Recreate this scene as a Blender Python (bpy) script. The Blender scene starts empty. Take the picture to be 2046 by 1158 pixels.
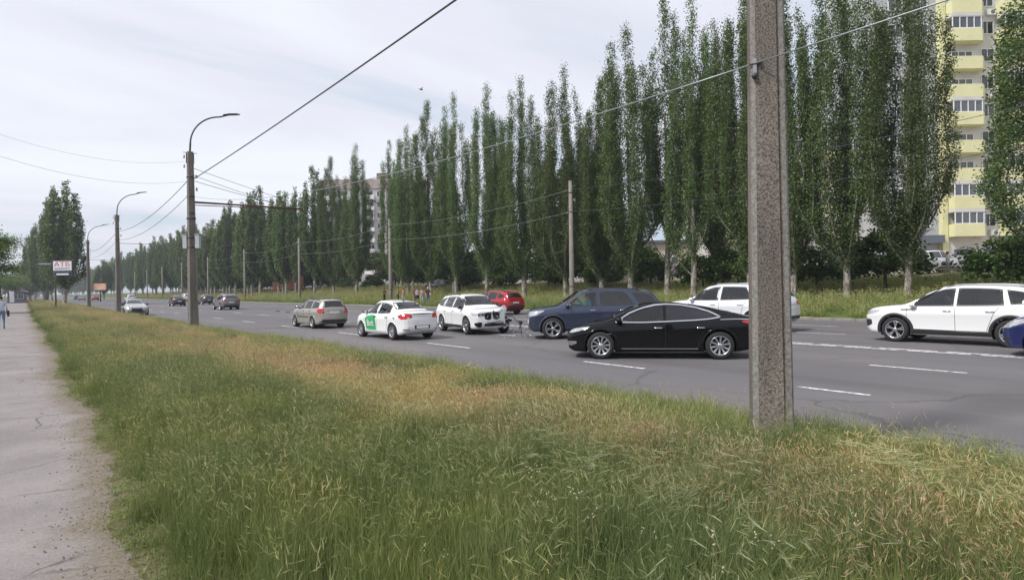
import bpy, bmesh, math, random
import numpy as np
from mathutils import Vector, Matrix
from mathutils.bvhtree import BVHTree
random.seed(7)
RNG = np.random.default_rng(7)
sc = bpy.context.scene
COL = sc.collection
rad = math.radians

# ------------------------------------------------------------------ camera
# world: X = across the road (to the right of the pavement), Y = along the road, Z up, road surface at 0
TH, ROLL, CAMH, FPX = rad(37.9), rad(1.0), 1.85, 1250.0
_F = Vector((math.sin(TH), math.cos(TH), 0)); RH = Vector((math.cos(TH), -math.sin(TH), 0)); _U = Vector((0, 0, 1))
_d = math.atan(6 / FPX)
camF = _F * math.cos(_d) - _U * math.sin(_d)
_u = _U * math.cos(_d) + _F * math.sin(_d)
camR = RH * math.cos(ROLL) - _u * math.sin(ROLL)
camU = _u * math.cos(ROLL) + RH * math.sin(ROLL)
CAMP = Vector((0, 0, CAMH))
cd = bpy.data.cameras.new('camera'); cam = bpy.data.objects.new('camera', cd); COL.objects.link(cam)
cam.matrix_world = Matrix(((camR.x, camU.x, -camF.x, 0), (camR.y, camU.y, -camF.y, 0), (camR.z, camU.z, -camF.z, CAMH), (0, 0, 0, 1)))
cd.sensor_width = 36; cd.lens = 36 * FPX / 2046; cd.clip_start = 0.05; cd.clip_end = 6000
sc.camera = cam

def ray(px, py): return (camR * ((px - 1023) / FPX) + camU * ((579 - py) / FPX) + camF)
def ground(px, py, z=0.0):
    r = ray(px, py); t = (z - CAMH) / r.z
    return Vector((r.x * t, r.y * t, z))
def at_x(px, py, X):
    r = ray(px, py); t = X / r.x
    return CAMP + r * t
def at_depth(px, py, Z):
    r = ray(px, py); return CAMP + r * (Z / r.dot(_F))
def proj(p):
    v = Vector(p) - CAMP; d = v.dot(camF)
    return (1023 + FPX * v.dot(camR) / d, 579 - FPX * v.dot(camU) / d)

# ------------------------------------------------------------------ sky, sun, exposure
SUN_EL = rad(50)
_h = (-RH * 0.80 - _F * 0.45).normalized()
sund = Vector((_h.x * math.cos(SUN_EL), _h.y * math.cos(SUN_EL), math.sin(SUN_EL)))
w = bpy.data.worlds.new('World'); sc.world = w; w.use_nodes = True
nt = w.node_tree; nt.nodes.clear()
def N(tree, typ, **kw):
    n = tree.nodes.new(typ)
    for k, v in kw.items():
        if k == 'inp':
            for a, b in v.items(): n.inputs[a].default_value = b
        else: setattr(n, k, v)
    return n
out = N(nt, 'ShaderNodeOutputWorld'); bg = N(nt, 'ShaderNodeBackground', inp={'Strength': 0.10})
sky = N(nt, 'ShaderNodeTexSky'); sky.sky_type = 'NISHITA'; sky.sun_disc = False
sky.sun_elevation = SUN_EL; sky.sun_rotation = math.atan2(sund.x, sund.y); sky.dust_density = 2.0; sky.air_density = 1.0
tc = N(nt, 'ShaderNodeTexCoord'); sep = N(nt, 'ShaderNodeSeparateXYZ'); nt.links.new(tc.outputs['Generated'], sep.inputs[0])
zz = N(nt, 'ShaderNodeMath', operation='MAXIMUM', inp={1: 0.0}); nt.links.new(sep.outputs[2], zz.inputs[0])
za = N(nt, 'ShaderNodeMath', operation='ADD', inp={1: 0.16}); nt.links.new(zz.outputs[0], za.inputs[0])
dx = N(nt, 'ShaderNodeMath', operation='DIVIDE'); dy = N(nt, 'ShaderNodeMath', operation='DIVIDE')
nt.links.new(sep.outputs[0], dx.inputs[0]); nt.links.new(za.outputs[0], dx.inputs[1])
nt.links.new(sep.outputs[1], dy.inputs[0]); nt.links.new(za.outputs[0], dy.inputs[1])
cmb = N(nt, 'ShaderNodeCombineXYZ'); nt.links.new(dx.outputs[0], cmb.inputs[0]); nt.links.new(dy.outputs[0], cmb.inputs[1])
mp = N(nt, 'ShaderNodeMapping'); mp.inputs['Rotation'].default_value = (0, 0, rad(30)); mp.inputs['Scale'].default_value = (0.55, 1.15, 1)
mp.inputs['Location'].default_value = (3.1, 0.55, 0)
nt.links.new(cmb.outputs[0], mp.inputs[0])
cn = N(nt, 'ShaderNodeTexNoise', inp={'Scale': 0.85, 'Detail': 7.0, 'Roughness': 0.52, 'Distortion': 0.6}); nt.links.new(mp.outputs[0], cn.inputs['Vector'])
cr = N(nt, 'ShaderNodeValToRGB'); nt.links.new(cn.outputs[0], cr.inputs[0])
e = cr.color_ramp.elements
e[0].position = 0.34; e[0].color = (0.58, 0.67, 0.77, 1)
e[1].position = 0.64; e[1].color = (0.90, 0.925, 0.985, 1)
em = cr.color_ramp.elements.new(0.47); em.color = (0.80, 0.80, 0.885, 1)
sc10 = N(nt, 'ShaderNodeVectorMath', operation='SCALE'); sc10.inputs['Scale'].default_value = 8.2; nt.links.new(cr.outputs[0], sc10.inputs[0])
mx = N(nt, 'ShaderNodeMix', data_type='RGBA'); mx.inputs[0].default_value = 0.88
nt.links.new(sky.outputs[0], mx.inputs[6]); nt.links.new(sc10.outputs[0], mx.inputs[7])
nt.links.new(mx.outputs[2], bg.inputs[0]); nt.links.new(bg.outputs[0], out.inputs[0])
sl = bpy.data.lights.new('sun', 'SUN'); sl.energy = 3.0; sl.angle = rad(9); sl.color = (1.0, 0.965, 0.91)
so = bpy.data.objects.new('sun', sl); COL.objects.link(so); so.rotation_euler = (-sund).to_track_quat('-Z', 'Y').to_euler(); so.location = (0, 0, 60)
sc.view_settings.view_transform = 'Standard'; sc.view_settings.look = 'None'; sc.view_settings.exposure = 0.48; sc.view_settings.gamma = 1.0
sc.view_settings.use_curve_mapping = False
sc.cycles.max_bounces = 8; sc.cycles.transparent_max_bounces = 16; sc.cycles.diffuse_bounces = 3

# ------------------------------------------------------------------ materials
MATS = {}
def mat(name, col, rough=0.6, metal=0.0, spec=0.5, var=None, bump=None, coat=0.0, col2=None, emit=None, scale3=None):
    """var=(noise scale, amount) mixes towards col2 (or a darker tone); bump=(scale, strength)"""
    if name in MATS: return MATS[name]
    m = bpy.data.materials.new(name); m.use_nodes = True; t = m.node_tree; b = t.nodes['Principled BSDF']
    b.inputs['Base Color'].default_value = (*col, 1); b.inputs['Roughness'].default_value = rough; b.inputs['Metallic'].default_value = metal
    b.inputs['Specular IOR Level'].default_value = spec; b.inputs['Coat Weight'].default_value = coat; b.inputs['Coat Roughness'].default_value = 0.04
    if emit: b.inputs['Emission Color'].default_value = (*emit[0], 1); b.inputs['Emission Strength'].default_value = emit[1]
    if var or bump:
        tcn = N(t, 'ShaderNodeTexCoord'); vec = tcn.outputs['Object']
        if scale3:
            mpn = N(t, 'ShaderNodeMapping'); mpn.inputs['Scale'].default_value = scale3; t.links.new(vec, mpn.inputs[0]); vec = mpn.outputs[0]
    if var:
        n = N(t, 'ShaderNodeTexNoise', inp={'Scale': var[0], 'Detail': 6.0, 'Roughness': 0.65}); t.links.new(vec, n.inputs['Vector'])
        r = N(t, 'ShaderNodeValToRGB'); t.links.new(n.outputs[0], r.inputs[0]); r.color_ramp.elements[0].position = 0.35; r.color_ramp.elements[1].position = 0.68
        c2 = col2 or tuple(c * (1 - var[1]) for c in col)
        r.color_ramp.elements[0].color = (*c2, 1); r.color_ramp.elements[1].color = (*col, 1)
        t.links.new(r.outputs[0], b.inputs['Base Color'])
    if bump:
        n2 = N(t, 'ShaderNodeTexNoise', inp={'Scale': bump[0], 'Detail': 4.0}); t.links.new(vec, n2.inputs['Vector'])
        bn = N(t, 'ShaderNodeBump', inp={'Strength': bump[1], 'Distance': 0.02}); t.links.new(n2.outputs[0], bn.inputs['Height']); t.links.new(bn.outputs[0], b.inputs['Normal'])
    MATS[name] = m; return m

def paint(name, col, metal=0.0, rough=0.32):
    return mat('paint_' + name, col, 0.45, metal, 0.12 if sum(col) > .05 else 0.0, coat=1.0 if sum(col) > .05 else .5)

def glass(name, tint, trans):
    if name in MATS: return MATS[name]
    m = bpy.data.materials.new(name); m.use_nodes = True; t = m.node_tree; t.nodes.clear()
    o = N(t, 'ShaderNodeOutputMaterial'); tr = N(t, 'ShaderNodeBsdfTransparent'); tr.inputs[0].default_value = (*tint, 1)
    df = N(t, 'ShaderNodeBsdfDiffuse'); df.inputs[0].default_value = (0.012, 0.014, 0.016, 1)
    gl = N(t, 'ShaderNodeBsdfGlossy', inp={'Roughness': 0.03}); fr = N(t, 'ShaderNodeFresnel', inp={'IOR': 1.75})
    m1 = N(t, 'ShaderNodeMixShader'); m1.inputs[0].default_value = trans; t.links.new(df.outputs[0], m1.inputs[1]); t.links.new(tr.outputs[0], m1.inputs[2])
    m2 = N(t, 'ShaderNodeMixShader'); t.links.new(fr.outputs[0], m2.inputs[0]); t.links.new(m1.outputs[0], m2.inputs[1]); t.links.new(gl.outputs[0], m2.inputs[2])
    t.links.new(m2.outputs[0], o.inputs[0]); MATS[name] = m; return m

def leafmat(name, dark, light, under=0.35, attr=False, spec=0.25, rough=0.5, sheen=None):
    if name in MATS: return MATS[name]
    m = bpy.data.materials.new(name); m.use_nodes = True; t = m.node_tree; b = t.nodes['Principled BSDF']; o = t.nodes['Material Output']
    geo = N(t, 'ShaderNodeNewGeometry'); r = N(t, 'ShaderNodeValToRGB')
    r.color_ramp.elements[0].color = (*dark, 1); r.color_ramp.elements[1].color = (*light, 1)
    oi = N(t, 'ShaderNodeObjectInfo'); hs = N(t, 'ShaderNodeHueSaturation')
    mr = N(t, 'ShaderNodeMapRange', inp={3: 0.8, 4: 1.18}); t.links.new(oi.outputs['Random'], mr.inputs[0]); t.links.new(mr.outputs[0], hs.inputs['Value'])
    mh = N(t, 'ShaderNodeMapRange', inp={3: 0.485, 4: 0.51}); t.links.new(oi.outputs['Random'], mh.inputs[0]); t.links.new(mh.outputs[0], hs.inputs['Hue'])
    t.links.new(geo.outputs['Random Per Island'], r.inputs[0]); t.links.new(r.outputs[0], hs.inputs['Color'])
    b.inputs['Roughness'].default_value = rough; b.inputs['Specular IOR Level'].default_value = spec
    t.links.new(hs.outputs[0], b.inputs['Base Color'])
    tl = N(t, 'ShaderNodeBsdfTranslucent'); br = N(t, 'ShaderNodeMix', data_type='RGBA', blend_type='MULTIPLY'); br.inputs[0].default_value = 1
    br.inputs[7].default_value = (1.25, 1.35, 0.55, 1); t.links.new(hs.outputs[0], br.inputs[6]); t.links.new(br.outputs[2], tl.inputs[0])
    ms = N(t, 'ShaderNodeMixShader'); ms.inputs[0].default_value = under
    t.links.new(b.outputs[0], ms.inputs[1]); t.links.new(tl.outputs[0], ms.inputs[2]); t.links.new(ms.outputs[0], o.inputs[0])
    MATS[name] = m; return m

# ------------------------------------------------------------------ object helpers
def tag(o, label=None, cat=None, group=None, kind=None):
    if label: o['label'] = label
    if cat: o['category'] = cat
    if group: o['group'] = group
    if kind: o['kind'] = kind
    return o
def empty(name, loc=(0, 0, 0), rz=0.0):
    o = bpy.data.objects.new(name, None); COL.objects.link(o); o.location = loc; o.rotation_euler = (0, 0, rz); o.empty_display_size = 0.2
    return o
def link(name, me, parent=None, loc=None):
    o = bpy.data.objects.new(name, me); COL.objects.link(o)
    if parent is not None: o.parent = parent
    if loc is not None: o.location = loc
    return o
def copy_tree(o, parent=None):
    c = o.copy(); COL.objects.link(c); c.parent = parent
    for ch in list(o.children): copy_tree(ch, c)
    return c
def np_mesh(name, V, Fq, mats=(), smooth=False):
    """V (n,3) array, Fq (m,k) array of equal-size faces"""
    me = bpy.data.meshes.new(name); V = np.asarray(V, dtype=np.float32); Fq = np.asarray(Fq, dtype=np.int32)
    k = Fq.shape[1]; m = Fq.shape[0]
    me.vertices.add(len(V)); me.vertices.foreach_set('co', V.ravel())
    me.loops.add(m * k); me.loops.foreach_set('vertex_index', Fq.ravel())
    me.polygons.add(m); me.polygons.foreach_set('loop_start', np.arange(m, dtype=np.int32) * k)
    try: me.polygons.foreach_set('loop_total', np.full(m, k, dtype=np.int32))
    except Exception: pass
    if smooth: me.polygons.foreach_set('use_smooth', np.ones(m, dtype=bool))
    me.update(calc_edges=True)
    for mm in mats: me.materials.append(mm)
    return me

class MB:
    def __init__(s): s.v = []; s.f = []; s.mi = []; s.sm = []
    def add(s, vs, fs, mi=0, smooth=False):
        k = len(s.v); s.v += [tuple(x) for x in vs]
        for f in fs: s.f.append(tuple(i + k for i in f)); s.mi.append(mi); s.sm.append(smooth)
        return s
    def box(s, c, d, mi=0, rz=0.0, taper=1.0):
        x, y, z = d[0] / 2, d[1] / 2, d[2] / 2; ca, sa = math.cos(rz), math.sin(rz); vs = []
        for k in (-1, 1):
            t = taper if k > 0 else 1.0
            for (a, b) in ((-1, -1), (1, -1), (1, 1), (-1, 1)):
                px, py = a * x * t, b * y * t
                vs.append((c[0] + px * ca - py * sa, c[1] + px * sa + py * ca, c[2] + k * z))
        return s.add(vs, [(3, 2, 1, 0), (4, 5, 6, 7), (0, 1, 5, 4), (1, 2, 6, 5), (2, 3, 7, 6), (3, 0, 4, 7)], mi)
    def tube(s, pts, r, n=8, mi=0, cap=True):
        pts = [Vector(p) for p in pts]; rs = r if isinstance(r, (list, tuple)) else [r] * len(pts); vs = []; fs = []
        prev = None
        for i, p in enumerate(pts):
            d = (pts[min(i + 1, len(pts) - 1)] - pts[max(i - 1, 0)]).normalized()
            a = prev if prev is not None else (Vector((0, 0, 1)) if abs(d.z) < 0.9 else Vector((1, 0, 0)))
            u = (a - d * a.dot(d))
            if u.length < 1e-5: u = Vector((1, 0, 0)) - d * d.x
            u.normalize(); v = d.cross(u); prev = u
            for k in range(n):
                an = 2 * math.pi * k / n; vs.append(p + (u * math.cos(an) + v * math.sin(an)) * rs[i])
        for i in range(len(pts) - 1):
            for k in range(n):
                a, b = i * n + k, i * n + (k + 1) % n; fs.append((a, b, b + n, a + n))
        if cap: fs += [tuple(range(n - 1, -1, -1)), tuple(range((len(pts) - 1) * n, len(pts) * n))]
        return s.add(vs, fs, mi, True)
    def lathe(s, prof, n=24, axis='z', c=(0, 0, 0), mi=0, close=False):
        vs = []; fs = []; m = len(prof)
        for k in range(n):
            an = 2 * math.pi * k / n; ca, sa = math.cos(an), math.sin(an)
            for (r, h) in prof:
                if axis == 'z': p = (r * ca, r * sa, h)
                else: p = (r * ca, h, r * sa)
                vs.append((c[0] + p[0], c[1] + p[1], c[2] + p[2]))
        for k in range(n):
            k2 = (k + 1) % n
            for j in range(m - (0 if close else 1)):
                j2 = (j + 1) % m; f = (k * m + j, k2 * m + j, k2 * m + j2, k * m + j2); fs.append(f if axis == 'z' else f[::-1])
        return s.add(vs, fs, mi, True)
    def ball(s, c, r, n=10, m=6, mi=0):
        rx, ry, rz = r if isinstance(r, (tuple, list)) else (r, r, r); vs = []; fs = []
        for j in range(m + 1):
            ph = math.pi * j / m - math.pi / 2
            for k in range(n):
                an = 2 * math.pi * k / n; vs.append((c[0] + rx * math.cos(ph) * math.cos(an), c[1] + ry * math.cos(ph) * math.sin(an), c[2] + rz * math.sin(ph)))
        for j in range(m):
            for k in range(n): fs.append((j * n + k, j * n + (k + 1) % n, (j + 1) * n + (k + 1) % n, (j + 1) * n + k))
        return s.add(vs, fs, mi, True)
    def prism(s, poly, z0, z1, mi=0):
        n = len(poly); vs = [(p[0], p[1], z0) for p in poly] + [(p[0], p[1], z1) for p in poly]
        return s.add(vs, [tuple(range(n - 1, -1, -1)), tuple(range(n, 2 * n))] + [(i, (i + 1) % n, (i + 1) % n + n, i + n) for i in range(n)], mi)
    def mesh(s, name, mats):
        me = bpy.data.meshes.new(name); me.from_pydata(s.v, [], s.f)
        for m in mats: me.materials.append(m)
        me.polygons.foreach_set('material_index', s.mi); me.polygons.foreach_set('use_smooth', s.sm); me.update(); return me
    def build(s, name, mats, parent=None, loc=None):
        return link(name, s.mesh(name, mats if isinstance(mats, (list, tuple)) else [mats]), parent, loc)

def text_mesh(body, size, extrude=0.002, name='lettering'):
    cu = bpy.data.curves.new(name, 'FONT'); cu.body = body; cu.size = size; cu.extrude = extrude; cu.align_x = 'CENTER'; cu.align_y = 'CENTER'; cu.resolution_u = 3
    o = bpy.data.objects.new(name, cu); COL.objects.link(o); dg = bpy.context.evaluated_depsgraph_get()
    me = bpy.data.meshes.new_from_object(o.evaluated_get(dg)); me.name = name; bpy.data.objects.remove(o); return me
# ================================================================== ground, road, pavement, kerbs, markings
ROAD0, ROAD1 = 6.9, 30.1
GP = [(-600, .10), (-30, .14), (-3, .165), (5, .165), (6.70, .15), (6.74, -.12), (30.28, -.12), (30.34, .13), (32, .30), (37, .85), (43, 1.5), (48, 1.95), (54, 2.35), (75, 3.0), (120, 3.2), (600, 3.2), (3000, 3.2)]
def gz(X): return float(np.interp(X, [p[0] for p in GP], [p[1] for p in GP]))

def ground_mat(name, a, b, c, s1, s2, bump=0.5):
    m = bpy.data.materials.new(name); m.use_nodes = True; t = m.node_tree; bs = t.nodes['Principled BSDF']
    bs.inputs['Roughness'].default_value = 0.95; bs.inputs['Specular IOR Level'].default_value = 0.15
    co = N(t, 'ShaderNodeTexCoord')
    n1 = N(t, 'ShaderNodeTexNoise', inp={'Scale': s1, 'Detail': 8.0, 'Roughness': 0.65}); n2 = N(t, 'ShaderNodeTexNoise', inp={'Scale': s2, 'Detail': 6.0, 'Roughness': 0.7})
    for n in (n1, n2): t.links.new(co.outputs['Object'], n.inputs['Vector'])
    r1 = N(t, 'ShaderNodeValToRGB'); t.links.new(n1.outputs[0], r1.inputs[0]); r1.color_ramp.elements[0].position = .38; r1.color_ramp.elements[1].position = .62
    r1.color_ramp.elements[0].color = (*a, 1); r1.color_ramp.elements[1].color = (*b, 1)
    mx_ = N(t, 'ShaderNodeMix', data_type='RGBA'); r2 = N(t, 'ShaderNodeValToRGB'); r2.color_ramp.elements[0].position = .5; r2.color_ramp.elements[1].position = .72
    t.links.new(n2.outputs[0], r2.inputs[0]); t.links.new(r2.outputs[0], mx_.inputs[0]); t.links.new(r1.outputs[0], mx_.inputs[6]); mx_.inputs[7].default_value = (*c, 1)
    t.links.new(mx_.outputs[2], bs.inputs['Base Color'])
    bn = N(t, 'ShaderNodeBump', inp={'Strength': bump, 'Distance': 0.03}); t.links.new(n2.outputs[0], bn.inputs['Height']); t.links.new(bn.outputs[0], bs.inputs['Normal'])
    return m
M_soil = ground_mat('verge_soil', (.075, .075, .034), (.12, .105, .06), (.19, .16, .11), 0.9, 14)
M_bank = ground_mat('bank_grass', (.060, .095, .022), (.095, .125, .035), (.14, .14, .06), 0.35, 9)
M_lot = ground_mat('dirt_lot', (.27, .225, .175), (.34, .29, .23), (.20, .175, .14), 0.5, 12)
xs = [-3000, -600, -200, -60, -30, -12, -3, 0.5, 2, 3.5, 5, 6.70, 6.74, 30.28, 30.34, 31, 32, 33.5, 35, 37, 39, 41, 43, 45.5, 48, 48.6, 51, 54, 60, 75, 90, 120, 300, 600, 3000]
ys = [-200, -60, -40] + list(np.arange(-30, 120, 2.5)) + list(np.arange(120, 300, 15)) + [300, 400, 600, 1000, 1800, 3500]
V = []; F = []; MI = []
for i, x in enumerate(xs):
    for j, y in enumerate(ys):
        n = 0.0
        if 31 < x < 55: n = 0.10 * math.sin(y * .21 + x * .5) * math.sin(y * .083 + 1.3)
        jx = 0.5 * math.sin(y * .9 + 1) + .4 * math.sin(y * .37) if 44 < x < 50 else 0
        V.append((x + jx, y, gz(x) + n))
for i in range(len(xs) - 1):
    for j in range(len(ys) - 1):
        a = i * len(ys) + j; F.append((a, a + len(ys), a + len(ys) + 1, a + 1)); MI.append(0 if xs[i] < 20 else (1 if xs[i] < 48.2 else 2))
me = bpy.data.meshes.new('ground'); me.from_pydata(V, [], F)
for m in (M_soil, M_bank, M_lot): me.materials.append(m)
me.polygons.foreach_set('material_index', MI); me.update()
tag(link('ground', me), kind='structure')

# asphalt
def asphalt():
    m = bpy.data.materials.new('asphalt'); m.use_nodes = True; t = m.node_tree; bs = t.nodes['Principled BSDF']
    co = N(t, 'ShaderNodeTexCoord'); mpn = N(t, 'ShaderNodeMapping'); mpn.inputs['Scale'].default_value = (0.55, 0.035, 1); t.links.new(co.outputs['Object'], mpn.inputs[0])
    n1 = N(t, 'ShaderNodeTexNoise', inp={'Scale': 1.0, 'Detail': 5.0, 'Roughness': 0.6}); t.links.new(mpn.outputs[0], n1.inputs['Vector'])
    n2 = N(t, 'ShaderNodeTexNoise', inp={'Scale': 0.13, 'Detail': 4.0}); t.links.new(co.outputs['Object'], n2.inputs['Vector'])
    n3 = N(t, 'ShaderNodeTexNoise', inp={'Scale': 45.0, 'Detail': 3.0, 'Roughness': 0.8}); t.links.new(co.outputs['Object'], n3.inputs['Vector'])
    r1 = N(t, 'ShaderNodeValToRGB'); r1.color_ramp.elements[0].position = .35; r1.color_ramp.elements[1].position = .65
    r1.color_ramp.elements[0].color = (.112, .107, .112, 1); r1.color_ramp.elements[1].color = (.148, .141, .146, 1); t.links.new(n1.outputs[0], r1.inputs[0])
    r2 = N(t, 'ShaderNodeValToRGB'); r2.color_ramp.elements[0].position = .42; r2.color_ramp.elements[1].position = .6
    r2.color_ramp.elements[0].color = (.92, .92, .94, 1); r2.color_ramp.elements[1].color = (1.06, 1.03, 1.01, 1); t.links.new(n2.outputs[0], r2.inputs[0])
    a = N(t, 'ShaderNodeMix', data_type='RGBA', blend_type='MULTIPLY'); a.inputs[0].default_value = 1; t.links.new(r1.outputs[0], a.inputs[6]); t.links.new(r2.outputs[0], a.inputs[7])
    r3 = N(t, 'ShaderNodeValToRGB'); r3.color_ramp.elements[0].position = .3; r3.color_ramp.elements[1].position = .7
    r3.color_ramp.elements[0].color = (.78, .78, .78, 1); r3.color_ramp.elements[1].color = (1.18, 1.18, 1.18, 1); t.links.new(n3.outputs[0], r3.inputs[0])
    b = N(t, 'ShaderNodeMix', data_type='RGBA', blend_type='MULTIPLY'); b.inputs[0].default_value = 1; t.links.new(a.outputs[2], b.inputs[6]); t.links.new(r3.outputs[0], b.inputs[7])
    # sealed cracks
    vo = N(t, 'ShaderNodeTexVoronoi', feature='DISTANCE_TO_EDGE', inp={'Scale': 0.16, 'Randomness': 1.0})
    nw = N(t, 'ShaderNodeTexNoise', inp={'Scale': 0.8, 'Detail': 5.0}); t.links.new(co.outputs['Object'], nw.inputs['Vector'])
    ad = N(t, 'ShaderNodeMix', data_type='VECTOR'); ad.inputs[0].default_value = 0.45; t.links.new(co.outputs['Object'], ad.inputs[4]); t.links.new(nw.outputs[1], ad.inputs[5])
    t.links.new(ad.outputs[1], vo.inputs['Vector'])
    lt = N(t, 'ShaderNodeMath', operation='LESS_THAN', inp={1: 0.0022}); t.links.new(vo.outputs['Distance'], lt.inputs[0])
    mk = N(t, 'ShaderNodeMath', operation='MULTIPLY', inp={1: 0.45}); t.links.new(lt.outputs[0], mk.inputs[0])
    c = N(t, 'ShaderNodeMix', data_type='RGBA'); t.links.new(mk.outputs[0], c.inputs[0]); t.links.new(b.outputs[2], c.inputs[6]); c.inputs[7].default_value = (.05, .048, .05, 1)
    t.links.new(c.outputs[2], bs.inputs['Base Color'])
    bs.inputs['Roughness'].default_value = 0.78; bs.inputs['Specular IOR Level'].default_value = 0.35
    bn = N(t, 'ShaderNodeBump', inp={'Strength': 0.35, 'Distance': 0.006}); t.links.new(n3.outputs[0], bn.inputs['Height']); t.links.new(bn.outputs[0], bs.inputs['Normal'])
    return m
M_asph = asphalt()
V = []; F = []; xr_ = [ROAD0, 12, 18, 24, ROAD1]; yr_ = [-200, -60, -20, 0, 20, 50, 100, 200, 400, 900, 2500]
for x in xr_:
    for y in yr_: V.append((x, y, 0))
for i in range(len(xr_) - 1):
    for j in range(len(yr_) - 1): a = i * len(yr_) + j; F.append((a, a + len(yr_), a + len(yr_) + 1, a + 1))
me = bpy.data.meshes.new('road'); me.from_pydata(V, [], F); me.materials.append(M_asph); tag(link('road', me), kind='structure')

# kerbs: stones laid end to end, the near ones as single pieces
M_kerb = mat('kerb_concrete', (.30, .28, .25), .9, var=(2.2, .45), bump=(40, .5))
def kerb(name, x0, x1, z1, ya, yb, yc):
    e_ = empty(name, ((x0 + x1) / 2, 0, 0)); tag(e_, kind='structure')
    b = MB(); w_ = (x1 - x0) / 2; c = .018
    b.add([(-w_, .006, -.1), (w_, .006, -.1), (w_, .994, -.1), (-w_, .994, -.1), (-w_, .006, z1 - c), (w_, .006, z1 - c), (w_, .994, z1 - c), (-w_, .994, z1 - c),
           (-w_ + c, .02, z1), (w_ - c, .02, z1), (w_ - c, .98, z1), (-w_ + c, .98, z1)],
          [(0, 1, 5, 4), (1, 2, 6, 5), (2, 3, 7, 6), (3, 0, 4, 7), (4, 5, 9, 8), (5, 6, 10, 9), (6, 7, 11, 10), (7, 4, 8, 11), (8, 9, 10, 11)])
    sm = b.mesh('kerb_stone', [M_kerb])
    for y in range(ya, yb):
        o = link('kerb_stone', sm, e_); o.location = (random.uniform(-.008, .008), y, random.uniform(-.02, .006)); o.rotation_euler = (random.uniform(-.006, .006), random.uniform(-.02, .02), random.uniform(-.006, .006))
    b = MB(); y = yb
    while y < yc: b.box((random.uniform(-.006, .006), y + 2, z1 / 2 - .05), (x1 - x0, 3.98, z1 + .1)); y += 4
    tag(b.build('distant_kerb_run', M_kerb, e_), kind='stuff')
kerb('far_kerb', 30.1, 30.26, .14, -12, 90, 420)
kerb('near_kerb', 6.76, 6.90, .12, -4, 40, 420)

# painted lines
def paintmat():
    m = bpy.data.materials.new('road_paint'); m.use_nodes = True; t = m.node_tree; bs = t.nodes['Principled BSDF']; bs.inputs['Roughness'].default_value = .7
    co = N(t, 'ShaderNodeTexCoord'); n1 = N(t, 'ShaderNodeTexNoise', inp={'Scale': 9.0, 'Detail': 6.0, 'Roughness': .75}); geo = N(t, 'ShaderNodeNewGeometry'); t.links.new(geo.outputs['Position'], n1.inputs['Vector'])
    r = N(t, 'ShaderNodeValToRGB'); r.color_ramp.elements[0].position = .40; r.color_ramp.elements[1].position = .56
    r.color_ramp.elements[0].color = (.16, .155, .16, 1); r.color_ramp.elements[1].color = (.72, .71, .70, 1); t.links.new(n1.outputs[0], r.inputs[0]); t.links.new(r.outputs[0], bs.inputs['Base Color']); return m
M_line = paintmat()
def dash_line(name, X, spans, width=.12):
    e_ = empty(name, (X, 0, .004)); tag(e_, kind='structure'); cache = {}
    for (a, b_) in spans:
        L_ = round(b_ - a, 1)
        if L_ not in cache:
            m_ = MB(); m_.add([(-width / 2, 0, 0), (width / 2, 0, 0), (width / 2, L_, 0), (-width / 2, L_, 0)], [(0, 1, 2, 3)]); cache[L_] = m_.mesh('dash', [M_line])
        link('dash', cache[L_], e_, (random.uniform(-.01, .01), a, 0))
def meas(p0, p1):
    a, b_ = ground(*p0), ground(*p1); return sorted((a.y, b_.y))
l1 = [meas((1585, 776), (1725, 793)), meas((1145, 725), (1275, 738))]
l2 = [meas((1727, 732), (1921, 748))]
def fill(known, step, length, y1):
    s = [(a, b_) for a, b_ in known]; y = max(b_ for a, b_ in known) + step
    while y < y1: s.append((y, y + length)); y += step + length
    return s
dash_line('lane_marking', 10.75, fill(l1, 5.0, 2.6, 200))
dash_line('lane_marking', 14.6, [(a - 7.6, b_ - 7.6) for a, b_ in l2] + fill(l2, 5.0, 2.6, 200))
dash_line('lane_marking', 22.4, [(y, y + 3) for y in np.arange(-6, 200, 8.0)])
dash_line('lane_marking', 26.2, [(y, y + 3) for y in np.arange(-4, 200, 8.0)])
for X in (18.25, 18.50): dash_line('centre_line', X, [(y, y + 1.42) for y in np.arange(-14 + (.8 if X > 18.3 else 0), 26, 1.6)], .17)

# pavement with a ragged, dirt-strewn edge
def pave_edge(y):
    return .60 + .09 * math.sin(y * .53 + 2.4) + .05 * math.sin(y * 1.7 + 2) + .025 * math.sin(y * 4.3) + .02 * math.sin(y * 9.1 + 1) + .012 * math.sin(y * 23) - (.25 if y > 30 else 0) * min(1, (y - 30) / 30)
V = []; F = []; ED = []; cols = [-3.4, -2.2, -1.2, -.5]
ys_ = list(np.arange(-3, 30, .12)) + list(np.arange(30, 80, .5)) + list(np.arange(80, 260, 4))
nx = 14
for y in ys_:
    er = pave_edge(y)
    for k in range(nx):
        t_ = k / (nx - 1); x = -3.4 + (er + 3.4) * (1 - (1 - t_) ** 1.6)
        V.append((x, y, .171 if k < nx - 1 else .1655)); ED.append(er - x)
for j in range(len(ys_) - 1):
    for k in range(nx - 1): a = j * nx + k; F.append((a, a + 1, a + nx + 1, a + nx))
me = bpy.data.meshes.new('pavement'); me.from_pydata(V, [], F)
at = me.attributes.new('edge', 'FLOAT', 'POINT'); at.data.foreach_set('value', ED)
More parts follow.
